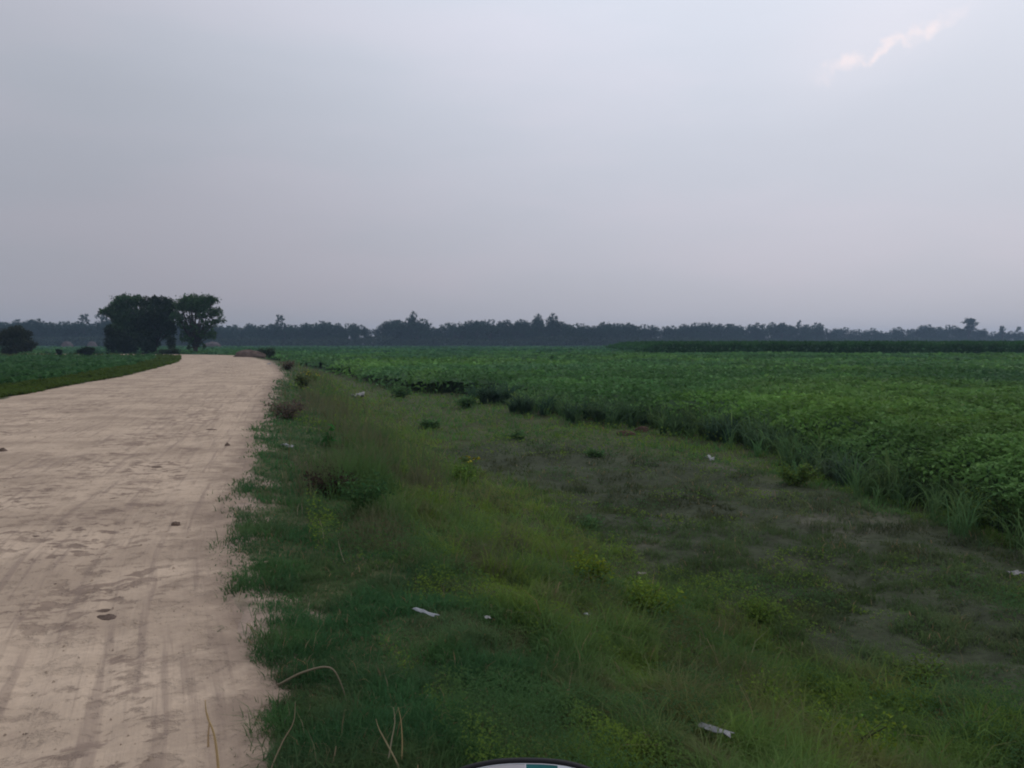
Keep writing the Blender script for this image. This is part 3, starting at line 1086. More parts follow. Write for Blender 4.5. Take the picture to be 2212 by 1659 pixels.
bush_from('leafy_bush', 100, 478, [(478, 612, 22, 16)], 900, .13, (.028, .048, .026), 'tiny dark bush in the left field beside the olive tree')

# ---- far woodland: individual trees, each crown from one of a few grown forms
PROFILE = [(-150, 700), (0, 695), (24, 699), (40, 709), (51, 696), (91, 694), (107, 701), (150, 699), (165, 700), (200, 699), (230, 696), (300, 698), (400, 702), (481, 704), (502, 703), (518, 709), (537, 701),
           (556, 709), (591, 702), (620, 703), (633, 710), (666, 699), (698, 700), (725, 704), (778, 704), (803, 712), (808, 724), (816, 704), (835, 698), (867, 696), (905, 694), (937, 712),
           (969, 701), (1023, 697), (1144, 696), (1214, 699), (1235, 701), (1257, 707), (1294, 705), (1308, 700), (1361, 701), (1391, 707), (1461, 708), (1488, 701), (1536, 700), (1563, 705), (1575, 701), (1592, 708),
           (1639, 700), (1671, 702), (1770, 702), (1788, 713), (1817, 710), (1846, 716), (1881, 711), (1916, 717), (1943, 710), (1966, 716), (1989, 705), (2048, 706), (2074, 710), (2109, 711), (2127, 713), (2150, 719), (2350, 717)]
PXs, PYs = zip(*PROFILE)
FARC = (.018, .052, .026)
forms = []


def far_form(kind):
    """unit-height tree (1 tall), foot at the origin"""
    lb = []
    if kind == 'dense':
        for _ in range(9):
            a = random.uniform(0, 6.28)
            rr_ = random.uniform(0, .2)
            z = random.uniform(.22, .82)
            lb.append((math.cos(a) * rr_, math.sin(a) * rr_, z, random.uniform(.14, .22), random.uniform(.14, .22), random.uniform(.12, .18)))
        lb.append((0, 0, .16, .26, .26, .16))
    elif kind == 'broad':
        for _ in range(11):
            a = random.uniform(0, 6.28)
            rr_ = random.uniform(0.05, .32)
            lb.append((math.cos(a) * rr_, math.sin(a) * rr_, random.uniform(.3, .84) - rr_ * .3, random.uniform(.16, .24), random.uniform(.16, .24), random.uniform(.1, .15)))
        lb.append((0, 0, .18, .3, .3, .18))
    elif kind == 'tall':
        for i in range(8):
            z = .3 + .62 * i / 7
            lb.append((random.uniform(-.07, .07), random.uniform(-.07, .07), z, random.uniform(.09, .15), random.uniform(.09, .15), .08))
        lb.append((0, 0, .2, .2, .2, .2))
    elif kind == 'umbrella':
        for _ in range(11):
            a = random.uniform(0, 6.28)
            rr_ = random.uniform(0, .11)
            lb.append((math.cos(a) * rr_, math.sin(a) * rr_, random.uniform(.60, .90), .095, .095, .085))
        lb.append((0, 0, .15, .16, .16, .15))
    elif kind == 'lean':
        for i in range(6):
            lb.append((.02 + .05 * i / 5 * (i / 5), 0, .55 + .4 * i / 5, .05, .05, .06))
        lb.append((0, 0, .2, .2, .2, .2))
    return lb


for kd in ('dense', 'broad', 'dense', 'broad', 'tall', 'umbrella', 'lean', 'broad'):
    lb = far_form(kd)
    V, F, C = crown_geo(lb, 3200 if kd in ('dense', 'broad') else 1500, .030, FARC, .3, .5, .3, (.88, 1.04), .05)
    V = V / np.array([1, 1, np.quantile(V[:, 2], .985)])
    me = tri_mesh('crown', V, F, C, M_TREE)
    tparts = [tube([(0, 0, -.02), (0, 0, .3), (.01, 0, .7)], [.03, .022, .01], 6)]
    for l in lb[:6]:
        tparts.append(tube([(0, 0, .3), (l[0] * .5, l[1] * .5, (l[2] + .3) * .5), l[:3]], [.014, .009, .004], 4))
    Vt, Ft, _c = join(tparts)
    tr = tri_mesh('trunk', Vt, Ft, None, M_BARK)
    forms.append((kd, me.data, tr.data))
    bpy.data.objects.remove(me)
    bpy.data.objects.remove(tr)


def far_tree(kindi, px, top, Y, label, group, wid=1.0, foot=FIELD_Z, name='woodland_tree'):
    p = at_depth(px, top, Y)
    h = (p.z - foot) * 1.03
    root = empty(name, (p.x, Y, foot), random.uniform(0, 6.28) if forms[kindi][0] != 'lean' else 0)
    tag(root, label, 'tree', group)
    for nm, me_ in (('trunk', forms[kindi][2]), ('crown', forms[kindi][1])):
        o = bpy.data.objects.new(nm, me_)
        col.objects.link(o)
        o.parent = root
        o.scale = (h * wid, h * wid, h)
    return root


def far_dist(px):
    return float(np.interp(px, (-150, 230, 480, 800, 1250, 1500, 1800, 2350), (400, 410, 440, 440, 450, 520, 600, 640)))


SEG = [(-200, 300, 'one of the round bluish trees in the hazy wood left of the big dark trees', 'trees of the far wood, left end'),
       (300, 808, 'one of the even-topped trees in the hazy wood between the open-crowned tree and the notch', 'trees of the far wood, up to the notch'),
       (808, 1240, 'one of the bluish trees in the hazy wood between the notch and the twin-topped tree', 'trees of the far wood, middle'),
       (1240, 1600, 'one of the low even trees in the hazy wood just right of the twin-topped tree', 'trees of the far wood, right of the middle'),
       (1600, 2500, 'one of the faint distant trees in the wood behind the tall dark crop', 'trees of the far wood, right end')]
x = -120.0
while x < 2340:
    Y = far_dist(x) + random.uniform(-12, 14)
    top = float(np.interp(x, PXs, PYs)) + random.choice((-1, 0, 0, 1, 2, 4)) + random.uniform(-1, 1)
    lab = next((l, g_) for a, b2, l, g_ in SEG if a <= x < b2)
    if not (800 < x < 812):
        far_tree(random.choice((1, 1, 3, 7, 0, 2)), x, top, Y, lab[0], lab[1], random.uniform(1.05, 1.5))
    x += random.uniform(13, 21)
# second row behind closes the wood
x = -100.0
while x < 2340:
    Y = far_dist(x) + random.uniform(30, 50)
    top = float(np.interp(x, PXs, PYs)) + random.uniform(2.5, 7) + (8 if 790 < x < 825 else 0)
    lab = next((l, g_) for a, b2, l, g_ in SEG if a <= x < b2)
    far_tree(random.choice((0, 1, 2, 3, 7)), x, top, Y, lab[0], lab[1], random.uniform(1.3, 1.7))
    x += random.uniform(20, 30)
for kd, px_, top, wd, lab in ((4, 180, 683, 1.1, 'narrow round-headed tree rising from the far wood at the left'),
                              (4, 220, 681, 1.15, 'taller hazy tree half hidden by the wide ragged dark tree'),
                              (4, 606, 684, 1.0, 'small spiky treetop poking above the even wood left of the notch'),
                              (1, 850, 697, 1.3, 'broad domed tree at the right side of the notch in the wood'),
                              (0, 889, 679, .62, 'pointed tree rising above the broad dome beside the notch'),
                              (0, 1163, 684, .8, 'left half of the twin-topped big tree in the middle of the wood'),
                              (2, 1193, 682, .8, 'right half of the twin-topped big tree in the middle of the wood'),
                              (6, 1722, 695, 1.1, 'slender treetop leaning right, above the wood behind the tall crop'),
                              (5, 1690, 700, .9, 'thin-topped tree just left of the leaning slender treetop'),
                              (5, 2094, 690, 1.55, 'round umbrella-headed tree standing clear of the wood near the right edge'),
                              (5, 2166, 706, 1.0, 'small flat-headed treetop between the umbrella tree and the right edge'),
                              (4, 2201, 708, 1.0, 'thin treetop at the far right edge of the wood'),
                              (3, 1311, 700, .9, 'slightly higher rounded tree right of the twin-topped tree'),
                              (4, 1770, 700, 1.4, 'bushy-topped tree right of the leaning slender treetop')):
    far_tree(kd, px_, top, far_dist(px_) - 8, lab, 'treetops standing out of the far wood', wd)

# undergrowth along the foot of the wood
n = 42000
pxu = rng.uniform(-150, 2350, n)
Yu = np.interp(pxu, (-150, 230, 480, 800, 1250, 1500, 1800, 2350), (385, 395, 425, 425, 435, 500, 580, 620)) + rng.normal(size=n) * 4
Xu = (pxu - 1106) / FPX * Yu
Hu = 5.6 + (fbm(Xu, Yu * 0, 14, 4, 99) - .5) * 3.5
Zu = FIELD_Z + Hu * rng.random(n)
tag(tri_mesh('undergrowth', *leaves(np.stack([Xu, Yu, Zu], -1), rng.uniform(.5, 1.1, n), tint((.030, .052, .030), n, .25), .3), M_TREE), kind='stuff')

# ---------------------------------------------------------------- low mounds before the wood
M_HAY = plain('old_thatch', (.10, .080, .078), .95, .05, 2, .25, .5, 8)


def mound(px_, py_, Y, w, h, label, name='straw_stack', mat=None, cat='straw stack', group='pale stacks at the foot of the wood'):
    p = at_depth(px_, py_, Y)
    n1, n2_ = 26, 12
    V, F = [], []
    for i in range(n2_ + 1):
        f = i / n2_
        rr_ = max(0.0, 1 - f ** 2.2) ** .5
        for k in range(n1):
            a = 2 * math.pi * k / n1
            nz_ = 1 + .18 * (float(vnoise(math.cos(a) * 2 + 5, f * 4 + math.sin(a) * 2 + px_, 5)) - .5)
            V.append((math.cos(a) * w / 2 * rr_ * nz_, math.sin(a) * w / 2.6 * rr_ * nz_, h * f * nz_))
    for i in range(n2_):
        for k in range(n1):
            F.append((i * n1 + k, i * n1 + (k + 1) % n1, (i + 1) * n1 + (k + 1) % n1, (i + 1) * n1 + k))
    o = tri_mesh(name, V, F, None, mat or M_HAY, smooth_shade=True, loc=(p.x, Y, FIELD_Z))
    return tag(o, label, cat, group)


mound(457, 746, 330, 8.5, 3.1, 'pale reddish straw stack behind the open-crowned tree, low before the wood')
mound(145, 744, 330, 5.5, 3.2, 'small pale straw stack before the far wood, under the narrow round-headed tree')
mound(199, 744, 335, 4.5, 3.3, 'pale straw stack before the far wood beside the wide ragged tree')


# ---------------------------------------------------------------- individual plants
def leafy_plant(name, px_, py_, h, r, n, leaf, c, label, cat='bush', group=None, z0=-1.0, blade=0, stems=9, dead=False):
    p = on_ground(px_, py_, z0)
    root = empty(name, p)
    tag(root, label, cat, group)
    k = np.arange(stems)
    az = rng.uniform(0, 6.28, stems)
    out = r * rng.uniform(.3, 1, stems)
    ht = h * rng.uniform(.6, 1.05, stems)
    sp = []
    lp = []
    for i in range(stems):
        e = np.array([math.cos(az[i]) * out[i], math.sin(az[i]) * out[i], ht[i]])
        sp.append(tube([(0, 0, -.03), tuple(e * np.array([.4, .4, .55])), tuple(e)], [.008, .006, .003], 4))
        q = rng.uniform(.15, 1.05, (max(2, n // stems), 1)) ** .7
        lp.append(e * np.concatenate([q ** 1.3, q ** 1.3, q], 1) + rng.normal(size=(len(q), 3)) * r * .16)
    V, F, C = join(sp)
    tri_mesh('stem', V, F, np.ones((len(V), 3)) * np.array((.07, .08, .04)), M_GRASS, root)
    P = np.concatenate(lp)
    P[:, 2] = np.maximum(P[:, 2], .01)
    tri_mesh('foliage', *leaves(P, leaf * rng.uniform(.6, 1.4, len(P)), tint(np.array(c) * (1 if dead else 1.5), len(P), .25, .1), .7), M_GRASS, root)
    return root


def grass_clump(px_, py_, h, r, n, c, label, w=.014, group='arching grass clumps in the edge of the crop', z0=-1.0, name='grass_clump', lean=(.2, 1.1), var=.2):
    p = on_ground(px_, py_, z0)
    a = rng.uniform(0, 6.28, n)
    q = rng.random(n) ** .5 * r
    P = np.stack([np.cos(a) * q, np.sin(a) * q, np.full(n, -.03)], -1)
    n = n // 4
    r = r * 1.25
    nb_ = max(5, n // 14)                                 # several smaller tussocks rather than one brush
    ta, tq = rng.uniform(0, 6.28, nb_), rng.random(nb_) ** .5 * r
    k = rng.integers(0, nb_, n)
    th_ = rng.uniform(.65, 1.15, nb_)[k]
    P = np.stack([(np.cos(ta) * tq)[k], (np.sin(ta) * tq)[k], np.full(n, -.03)], -1) + rng.normal(size=(n, 3)) * np.array([.05, .05, 0])
    tc_ = tint(c, nb_, .14, .06)[k] * tint((1.7, 1.55, 1.45), n, var, .05)
    V, F, C = arcs(P, h * .8 * th_ * rng.uniform(.55, 1.1, n), w * 2.0, rng.uniform(.3, 1.3, n), tc_, rng.uniform(0, 6.28, n))
    o = tri_mesh(name, V, F, C, M_GRASS, loc=p)
    return tag(o, label, 'grass clump', group)


BLUEG = (.062, .118, .066)
for a_ in ((1062, 866, 1.35, .9, 900, (.045, .092, .052), 'tall dark blue-green grass clump jutting from the crop edge, farthest of the clumps'),
           (1155, 886, 1.15, .7, 600, (.050, .100, .055), 'blue-green grass clump just right of the tallest dark clump'),
           (1275, 904, 1.15, .7, 600, (.055, .105, .052), 'grass clump in the crop edge midway between the dark clump and the red earth lumps'),
           (1370, 918, 1.2, .7, 700, (.060, .115, .050), 'fresh green grass clump above the red earth lumps'),
           (1480, 936, 1.15, .6, 600, (.070, .125, .048), 'bright arching grass clump just right of the red earth lumps'),
           (1575, 950, 1.1, .55, 500, BLUEG, 'pale arching grass clump left of the tallest pale one'),
           (1665, 968, 1.2, .65, 800, (.085, .150, .075), 'tallest pale arching grass clump on the corner of the crop'),
           (1755, 1005, .95, .5, 450, (.060, .115, .055), 'small arching grass clump right of the tallest pale one'),
           (1850, 1035, .95, .55, 600, (.085, .140, .085), 'silvery arching grass clump with light tips above the dark hollow of the crop edge'),
           (1950, 1075, .75, .4, 350, (.07, .12, .06), 'short silvery grass clump right of the light-tipped one')):
    grass_clump(a_[0], a_[1] + 4, a_[2], a_[3], a_[4], a_[5], a_[6], w=max(.014, on_ground(a_[0], a_[1]).y * .0013))

# the same rank grass, uncountable, all along that edge
ce = resample(np.array([tuple(at(px_, py_, FIELD_Z).xy) for px_, py_ in CROP_EDGE_PX[:10]]), 60)
ne = 6500
kk = rng.integers(0, len(ce), ne)
tus = rng.integers(0, 420, ne)
tp = np.random.default_rng(5)
tk = tp.integers(0, len(ce), 420)
tpos = ce[tk] + tp.normal(size=(420, 2)) * np.array([.5, .55]) + np.array([.15, .45])
XE, YE = (tpos[tus] + rng.normal(size=(ne, 2)) * .05).T
DE = np.hypot(XE, YE)
CE = tint((.120, .215, .080), 420, .25, .1)[tus] * tint((1, 1, 1), ne, .2, .05)
HE = tp.uniform(.55, 1.2, 420)[tus] * rng.uniform(.5, 1.05, ne) * .9
Ve, Fe, Ce = arcs(np.stack([XE, YE, ground_z(XE, YE) - .03], -1), HE, np.clip(DE * .0014, .010, .07), rng.uniform(.2, 1.2, ne), CE, rng.uniform(0, 6.28, ne))
tag(tri_mesh('edge_grass', Ve, Fe, Ce, M_GRASS), kind='stuff')

# dark withered bush on the slope
for a_ in ((785, 1118, .32, .38, 1100, .028, (.036, .080, .028), 'bright green leafy plant beside the dark withered bush', -.5),
           (1000, 1052, .34, .38, 900, .035, (.070, .125, .024), 'yellow-green bush on the slope right of the white scrap', -.8),
           (1282, 1290, .30, .26, 1000, .026, (.105, .150, .020), 'yellow-green weed tuft at the foot of the slope, left of its larger neighbour', -1),
           (1405, 1335, .30, .34, 1300, .026, (.095, .145, .022), 'larger yellow-green weed tuft on the edge of the brown meadow', -1),
           (1640, 1345, .20, .20, 600, .022, (.075, .125, .024), 'small green tuft farther out on the brown meadow', -1),
           (930, 925, .22, .34, 700, .05, (.056, .110, .040), 'dark green bush in the meadow below the crop corner', -1),
           (1010, 882, .40, .5, 700, .07, (.056, .110, .040), 'dark rounded bush against the foot of the crop', -1),
           (870, 858, .45, .6, 700, .08, (.056, .110, .040), 'dark bush at the crop corner beside the white bag', -1),
           (1120, 948, .14, .3, 400, .05, (.056, .110, .040), 'small dark tuft at the upper end of the brown meadow', -1),
           (1285, 985, .11, .3, 400, .045, (.056, .110, .040), 'flat dark tuft in the middle of the brown meadow', -1),
           (1275, 1140, .11, .3, 500, .03, (.056, .110, .040), 'dark low tuft on the near border of the brown meadow', -1),
           (1720, 1048, .35, .34, 800, .04, (.072, .115, .028), 'yellowish bush in front of the crop near the silvery grass', -1),
           (2140, 1140, .40, .45, 1000, .035, (.082, .135, .030), 'feathery bright green bush at the right edge below the crop', -1),
           (1640, 1560, .22, .28, 900, .018, (.085, .140, .024), 'bright weed patch near the grey plastic strip at the bottom', -1),
           (1830, 1640, .22, .36, 1000, .018, (.100, .150, .020), 'bright yellow-green weed patch at the bottom right of the picture', -1),
           (1480, 1450, .18, .22, 600, .018, (.060, .115, .026), 'small green weed patch on the lower slope right of the white scrap', -1),
           (1980, 1480, .16, .3, 700, .02, (.075, .120, .026), 'thin green weed patch far out on the lower right of the meadow', -1),
           (622, 800, .5, .5, 500, .08, (.075, .062, .048), 'dry brown bush on the verge where the road begins to bend', -.1),
           (655, 838, .45, .5, 600, .07, (.060, .078, .030), 'olive bush on the verge beside the yellow flowers', -.3),
           (618, 905, .34, .5, 900, .04, (.088, .070, .055), 'tall dry brown weed clump at the road edge, nearest the road', -.2)):
    leafy_plant('weed_bush', a_[0], a_[1], a_[2], a_[3], a_[4], a_[5], a_[6], a_[7], z0=a_[8])

leafy_plant('dead_bush', 716, 1072, .26, .34, 1500, .024, (.050, .038, .030), 'dark brown withered bush on the slope left of the bright green plant', 'dead bush', z0=-.4, stems=26, dead=True)

# brown earth heap with a bush behind it where the road bends
M_EARTH = plain('brown_earth', (.105, .078, .066), .95, .05, 2, .3, .6, 6)
pe = at(540, 771, 0)
o = mound(532, 770, pe.y, 3.6, .95, 'brown earth heap on the right verge at the bend of the road', 'earth_heap', M_EARTH, 'earth heap', None)
o.location = (pe.x, pe.y, gz(pe.x, pe.y) - .15)
if 'group' in o:
    del o['group']
pb = at(555, 771, 0)
lb = [(0, 0, .6, .9, .8, .45), (.6, .2, .8, .6, .6, .4), (-.5, 0, .7, .5, .5, .35)]
make_tree('leafy_bush', (pb.x + .3, pb.y + 2.0, gz(pb.x + .3, pb.y + 2.0)), lb, .5, .05, 1500, .13, (.040, .060, .026), label='green bush behind the brown earth heap at the bend', cat='bush')

# big single leaf plant on the slope
leafy_plant('leafy_plant', 713, 965, .34, .10, 10, .13, (.022, .085, .020), 'single plant with a big dark green leaf on the slope', 'plant', z0=-.4, stems=3)

# yellow-flowered plants
M_PETAL = plain('yellow_petals', (.42, .38, .03), .7, .2)


def flower_plant(px_, py_, label, z0=-.3, h=.42):
    root = leafy_plant('flowering_plant', px_, py_, h, .22, 120, .05, (.06, .09, .025), label, 'flowering plant', 'plants with yellow flowers', z0, stems=7)
    for _ in range(9):
        q = np.array([[rng.normal() * .16, rng.normal() * .16, rng.uniform(.7, 1.1) * h]])
        V, F, C = leaves(np.repeat(q, 3, 0), .08, np.ones((3, 3)), 1.0, 1.0)
        tri_mesh('flower', V, F, C, M_PETAL, root)


flower_plant(664, 822, 'left of the two yellow-flowered plants on the verge near the bend')
flower_plant(678, 830, 'right of the two yellow-flowered plants on the verge near the bend')
flower_plant(1012, 1004, 'single yellow-flowered plant on the slope above the brown meadow', -1, .16)


# ---------------------------------------------------------------- dry stalks
def stalk(pts, Y, r, label, c=(.36, .27, .15), name='dry_stalk', group='dry stalks by the road', dy=0.0):
    P = [at_depth(px_, py_, Y + dy * i / max(1, len(pts) - 1)) for i, (px_, py_) in enumerate(pts)]
    cur = resample(np.array([tuple(q) for q in P]), 5)
    k = len(cur)
    rad_ = [r * .72 * (1 - .75 * (i / (k - 1)) ** 1.5) for i in range(k)]
    V, F, C = tube([tuple(q) for q in cur], rad_, 5)
    C = np.ones((len(V), 3)) * np.array(c)
    o = tri_mesh(name, V, F, C, M_STRAW, smooth_shade=True)
    return tag(o, label, 'dry stalk', group)


stalk([(478, 1760), (474, 1700), (470, 1640), (462, 1585), (447, 1545), (443, 1512)], 2.75, .0085, 'thick golden dry stalk sticking up at the bottom of the road edge', (.50, .36, .18))
stalk([(450, 1625), (450, 1590), (452, 1560), (448, 1540)], 2.95, .006, 'short dry blade beside the thick golden stalk', (.45, .32, .18))
stalk([(575, 1700), (590, 1650), (612, 1600), (634, 1560), (638, 1515)], 2.7, .0045, 'bent dry stalk on the road edge right of the golden one', (.33, .26, .17))
stalk([(600, 1480), (655, 1452), (712, 1442), (738, 1480), (752, 1530)], 3.35, .008, 'arched dry stem bent over the green verge', (.20, .17, .11))
stalk([(880, 1710), (858, 1650), (835, 1605), (819, 1575), (812, 1553)], 2.75, .005, 'left of the forked pale stalks in the verge at the bottom', (.36, .30, .17))
stalk([(838, 1650), (846, 1600), (853, 1560), (850, 1528)], 2.8, .0045, 'middle one of the forked pale stalks in the verge at the bottom', (.38, .33, .22))
stalk([(868, 1640), (869, 1600), (866, 1555), (860, 1528)], 2.8, .0042, 'right one of the forked pale stalks, with a straight golden stem', (.45, .34, .17))
stalk([(716, 1690), (720, 1650), (724, 1625), (726, 1612)], 2.8, .007, 'short broad dry blade at the bottom edge between the bent and forked stalks', (.30, .23, .14))
stalk([(590, 1700), (585, 1655), (588, 1610)], 2.9, .005, 'straight thin dry stalk at the foot of the bent one', (.36, .28, .2))
for i, (x0, y0, x1, y1, lab) in enumerate((
        (643, 1112, 646, 1088, 'short whitish dry stalk beside the dark withered bush, left of a pair'),
        (652, 1110, 650, 1086, 'short whitish dry stalk beside the dark withered bush, right of a pair'),
        (700, 1165, 690, 1120, 'slanting dry stem in the verge below the dark withered bush'),
        (745, 1215, 730, 1165, 'long slanting dry stem right of the shorter one below the withered bush'),
        (530, 1120, 536, 1106, 'tiny pale stalk on the road edge above the grass tongue'),
        (515, 1300, 522, 1268, 'pale stalk on the road edge halfway down'),
        (560, 1200, 563, 1186, 'tiny upright stalk in the narrow part of the verge'),
        (575, 1250, 586, 1232, 'slanting pale stalk beside the halfway one'),
        (495, 1330, 500, 1312, 'little pale stalk in the dirt left of the grass'),
        (590, 1345, 596, 1300, 'pale stalk in the dark green verge at mid height'),
        (665, 1320, 670, 1295, 'single pale grass stalk with a seed head in the verge'),
        (568, 1385, 573, 1352, 'thin stalk just left of the arched stem'),
        (588, 1470, 592, 1440, 'short stalk under the arched stem'),
        (545, 1440, 552, 1405, 'thin stalk on the dirt tongue'),
        (655, 1445, 660, 1420, 'thin light stalk above the arched stem'),
        (418, 1440, 424, 1398, 'fine dry stalk out on the bare road dirt'))):
    p = on_ground(x0, y0, 0)
    stalk([(x0, y0 + 4), ((x0 + x1) / 2 + random.uniform(-2, 2), (y0 + y1) / 2), (x1, y1)], p.y, .0034 + p.y * .0002, lab, (.40, .33, .23))


# ---------------------------------------------------------------- litter, lumps and clods
def scrap(px_, py_, w, l, c, label, rot=0.0, z0=-1.0, rough=.5, crumple=.5, name='plastic_scrap', lift=.05, group='litter in the grass'):
    p = on_ground(px_, py_, z0)
    n1, n2_ = 9, 7
    sd_ = int(px_) % 97
    V = []
    for i in range(n1):
        for j in range(n2_):
            u_, v_ = i / (n1 - 1) - .5, j / (n2_ - 1) - .5
            jag = 1 + .5 * (float(vnoise(i * .9, j * .8, sd_ % 7)) - .5)
            h_ = (float(vnoise(i * .7 + sd_, j * .9, 3)) - .3) * crumple * min(w, l) + .35 * crumple * min(w, l) * (1 - 2 * abs(v_))
            V.append((u_ * l * jag, v_ * w * jag, max(0.004, h_)))
    F = [(i * n2_ + j, (i + 1) * n2_ + j, (i + 1) * n2_ + j + 1, i * n2_ + j + 1) for i in range(n1 - 1) for j in range(n2_ - 1)]
    m_ = plain('plastic_film', tuple(q * .42 for q in c), rough, .5, 25, .12)
    o = tri_mesh(name, V, F, None, m_, smooth_shade=True, loc=(p.x, p.y, p.z + lift))
    o.rotation_euler = (0, 0, rot)
    so = o.modifiers.new('thickness', 'SOLIDIFY')
    so.thickness = .0015
    return tag(o, label, 'litter', group)


scrap(773, 860, .30, .55, (.60, .60, .56), 'crumpled white plastic bag lying in the green meadow at the crop corner', .1, crumple=.8, name='plastic_bag')
scrap(898, 1037, .12, .24, (.62, .63, .62), 'torn white scrap on the slope above the yellow-green bush', -.8, -.8)
scrap(616, 970, .10, .12, (.60, .62, .64), 'small white scrap at the foot of the dry weeds, left of a pair', .3, -.2)
scrap(627, 973, .08, .10, (.45, .47, .5), 'small greyish scrap at the foot of the dry weeds, right of a pair', 1.0, -.2)
scrap(1533, 998, .18, .20, (.68, .72, .72), 'bright white plastic scrap alone on the far side of the brown meadow', .8, crumple=.9)
scrap(920, 1350, .035, .19, (.50, .55, .58), 'long bluish-white wrapper strip in the yellowish slope grass', -.75, -.5, lift=.07)
scrap(1053, 1364, .035, .035, (.48, .50, .46), 'tiny pale scrap right of the long wrapper strip', .2, -.6, lift=.08)
scrap(1269, 1350, .04, .05, (.72, .76, .76), 'tiny bright white scrap below the yellow-green weed tuft', -.5, -1, lift=.07)
scrap(1385, 1249, .06, .09, (.40, .34, .30), 'pinkish pale scrap above the larger yellow-green weed tuft', .2, -1)
scrap(1125, 1228, .045, .07, (.50, .42, .33), 'cream coloured scrap in the slope grass, above the reddish one', -.1, -.9, lift=.08)
scrap(1040, 1198, .07, .07, (.24, .25, .18), 'dull pale scrap in the slope grass left of the cream one', .5, -.9, lift=.08)
scrap(1545, 1618, .055, .15, (.42, .43, .45), 'grey plastic strip in the grass near the bottom of the picture', -.7, -1, lift=.08)
scrap(580, 789, .25, .3, (.6, .6, .6), 'tiny white scrap on the grass verge at the bend', .2, 0)
scrap(2190, 1250, .10, .16, (.24, .25, .26), 'greyish film scrap at the right edge of the brown meadow', .4, -1)


def lump(px_, py_, r, label, mat, name='dirt_clod', z0=0.0, flat=.5, cat='clod', group='clods on the dirt road', elong=1.0, rot=0.0):
    p = on_ground(px_, py_, z0)
    if name == 'dirt_clod':
        p.z = .015
    V, F = [], []
    n1, n2_ = 14, 8
    sd_ = (px_ * 7 + py_) % 50
    for i in range(n2_):
        f = i / (n2_ - 1) * math.pi * .5
        for k in range(n1):
            a = 2 * math.pi * k / n1
            q = r * (1 + .7 * (float(vnoise(math.cos(a) * 1.4 + sd_, math.sin(a) * 1.4 + i * .4, 6)) - .5))
            V.append((math.cos(a) * math.cos(f) * q * elong, math.sin(a) * math.cos(f) * q, math.sin(f) * q * flat * 1.3 - .01))
    for i in range(n2_ - 1):
        for k in range(n1):
            F.append((i * n1 + k, i * n1 + (k + 1) % n1, (i + 1) * n1 + (k + 1) % n1, (i + 1) * n1 + k))
    o = tri_mesh(name, V, F, None, mat, smooth_shade=False, loc=p)
    o.rotation_euler = (0, 0, rot)
    return tag(o, label, cat, group)


lump(491, 974, .07 * .55, 'small dark round clod near the right edge of the road', M_CLOD, flat=.9)
lump(8, 988, .10 * .55, 'dark clod at the left edge of the picture on the road', M_CLOD, flat=.8, elong=1.4)
lump(380, 1153, .06 * .55, 'dark clod in the middle right of the road', M_CLOD, flat=.7, elong=1.2)
lump(240, 1362, .075 * .55, 'large flat dark clay lump on the near road', M_CLOD, flat=.28, elong=2.0, rot=-.2)
lump(222, 1347, .045 * .55, 'small flat clay lump touching the large flat one', M_CLOD, flat=.3, elong=1.6, rot=.3)
lump(238, 1262, .035 * .55, 'small round clod above the large flat lump', M_CLOD, flat=.5)
lump(118, 1290, .035 * .55, 'small clod left of the round one on the near road', M_CLOD, flat=.5)
lump(455, 938, .10 * .55, 'flat clod in a shallow dip of the farther road', M_CLOD, flat=.35, elong=2)
lump(247, 1095, .06 * .55, 'oval clod in the middle of the road', M_CLOD, flat=.4, elong=1.8, rot=.3)
lump(341, 1023, .07 * .55, 'long low clod beyond the oval one', M_CLOD, flat=.35, elong=2)
lump(82, 1180, .06 * .55, 'dull elongated clod on the left of the near road', M_CLOD, flat=.35, elong=2)
lump(276, 1300, .04 * .55, 'dark lump in the row of clods across the near road', M_CLOD, flat=.4, elong=1.6)
lump(330, 1296, .032 * .55, 'right-hand small lump in the row of clods across the near road', M_CLOD, flat=.4, elong=1.8)
lump(1350, 940, .20, 'left one of the two red earth lumps under the crop edge', M_RED, 'earth_lump', -1, .5, 'earth lump', 'red earth lumps', 1.3)
lump(1388, 934, .19, 'right one of the two red earth lumps under the crop edge', M_RED, 'earth_lump', -1, .7, 'earth lump', 'red earth lumps', 1.1)
lump(842, 1000, .07, 'small orange brick fragment in the slope grass', M_RED, 'brick_fragment', -.8, .6, 'brick fragment', 'brick fragments in the grass')
lump(1146, 1312, .035, 'reddish brick fragment low in the slope grass', M_RED, 'brick_fragment', -.9, .9, 'brick fragment', 'brick fragments in the grass')

# ---------------------------------------------------------------- motorcycle under the camera; only its right mirror reaches the picture
M_BLACK = plain('black_plastic', (.008, .008, .010), .6, .25, 40, .15)
M_METAL = plain('dark_metal', (.10, .10, .11), .35, .5, 20, .1, metallic=.9)
M_RUBBER = plain('tyre_rubber', (.02, .02, .02), .85, .2, 30, .2)
M_PAINT = plain('dark_red_paint', (.10, .012, .012), .3, .5, 5, .1)
m, t, b = new_mat('mirror_glass')
b.inputs['Metallic'].default_value = 1.0
b.inputs['Roughness'].default_value = .04
b.inputs['Base Color'].default_value = (.75, .75, .76, 1)
M_MIRROR = m
M_TEAL = plain('teal_painted_reflection', (.012, .16, .16), .4, .4, 20, .15)  # teal of the rider's clothes, painted on the glass as a reflection
M_WHITE = plain('white_painted_reflection', (.62, .60, .62), .5, .4, 20, .06)  # white part of the same painted reflection


def part(name, VF, mat, parent, sm=True, loc=None):
    return tri_mesh(name, VF[0], VF[1], None, mat, parent, sm, loc)


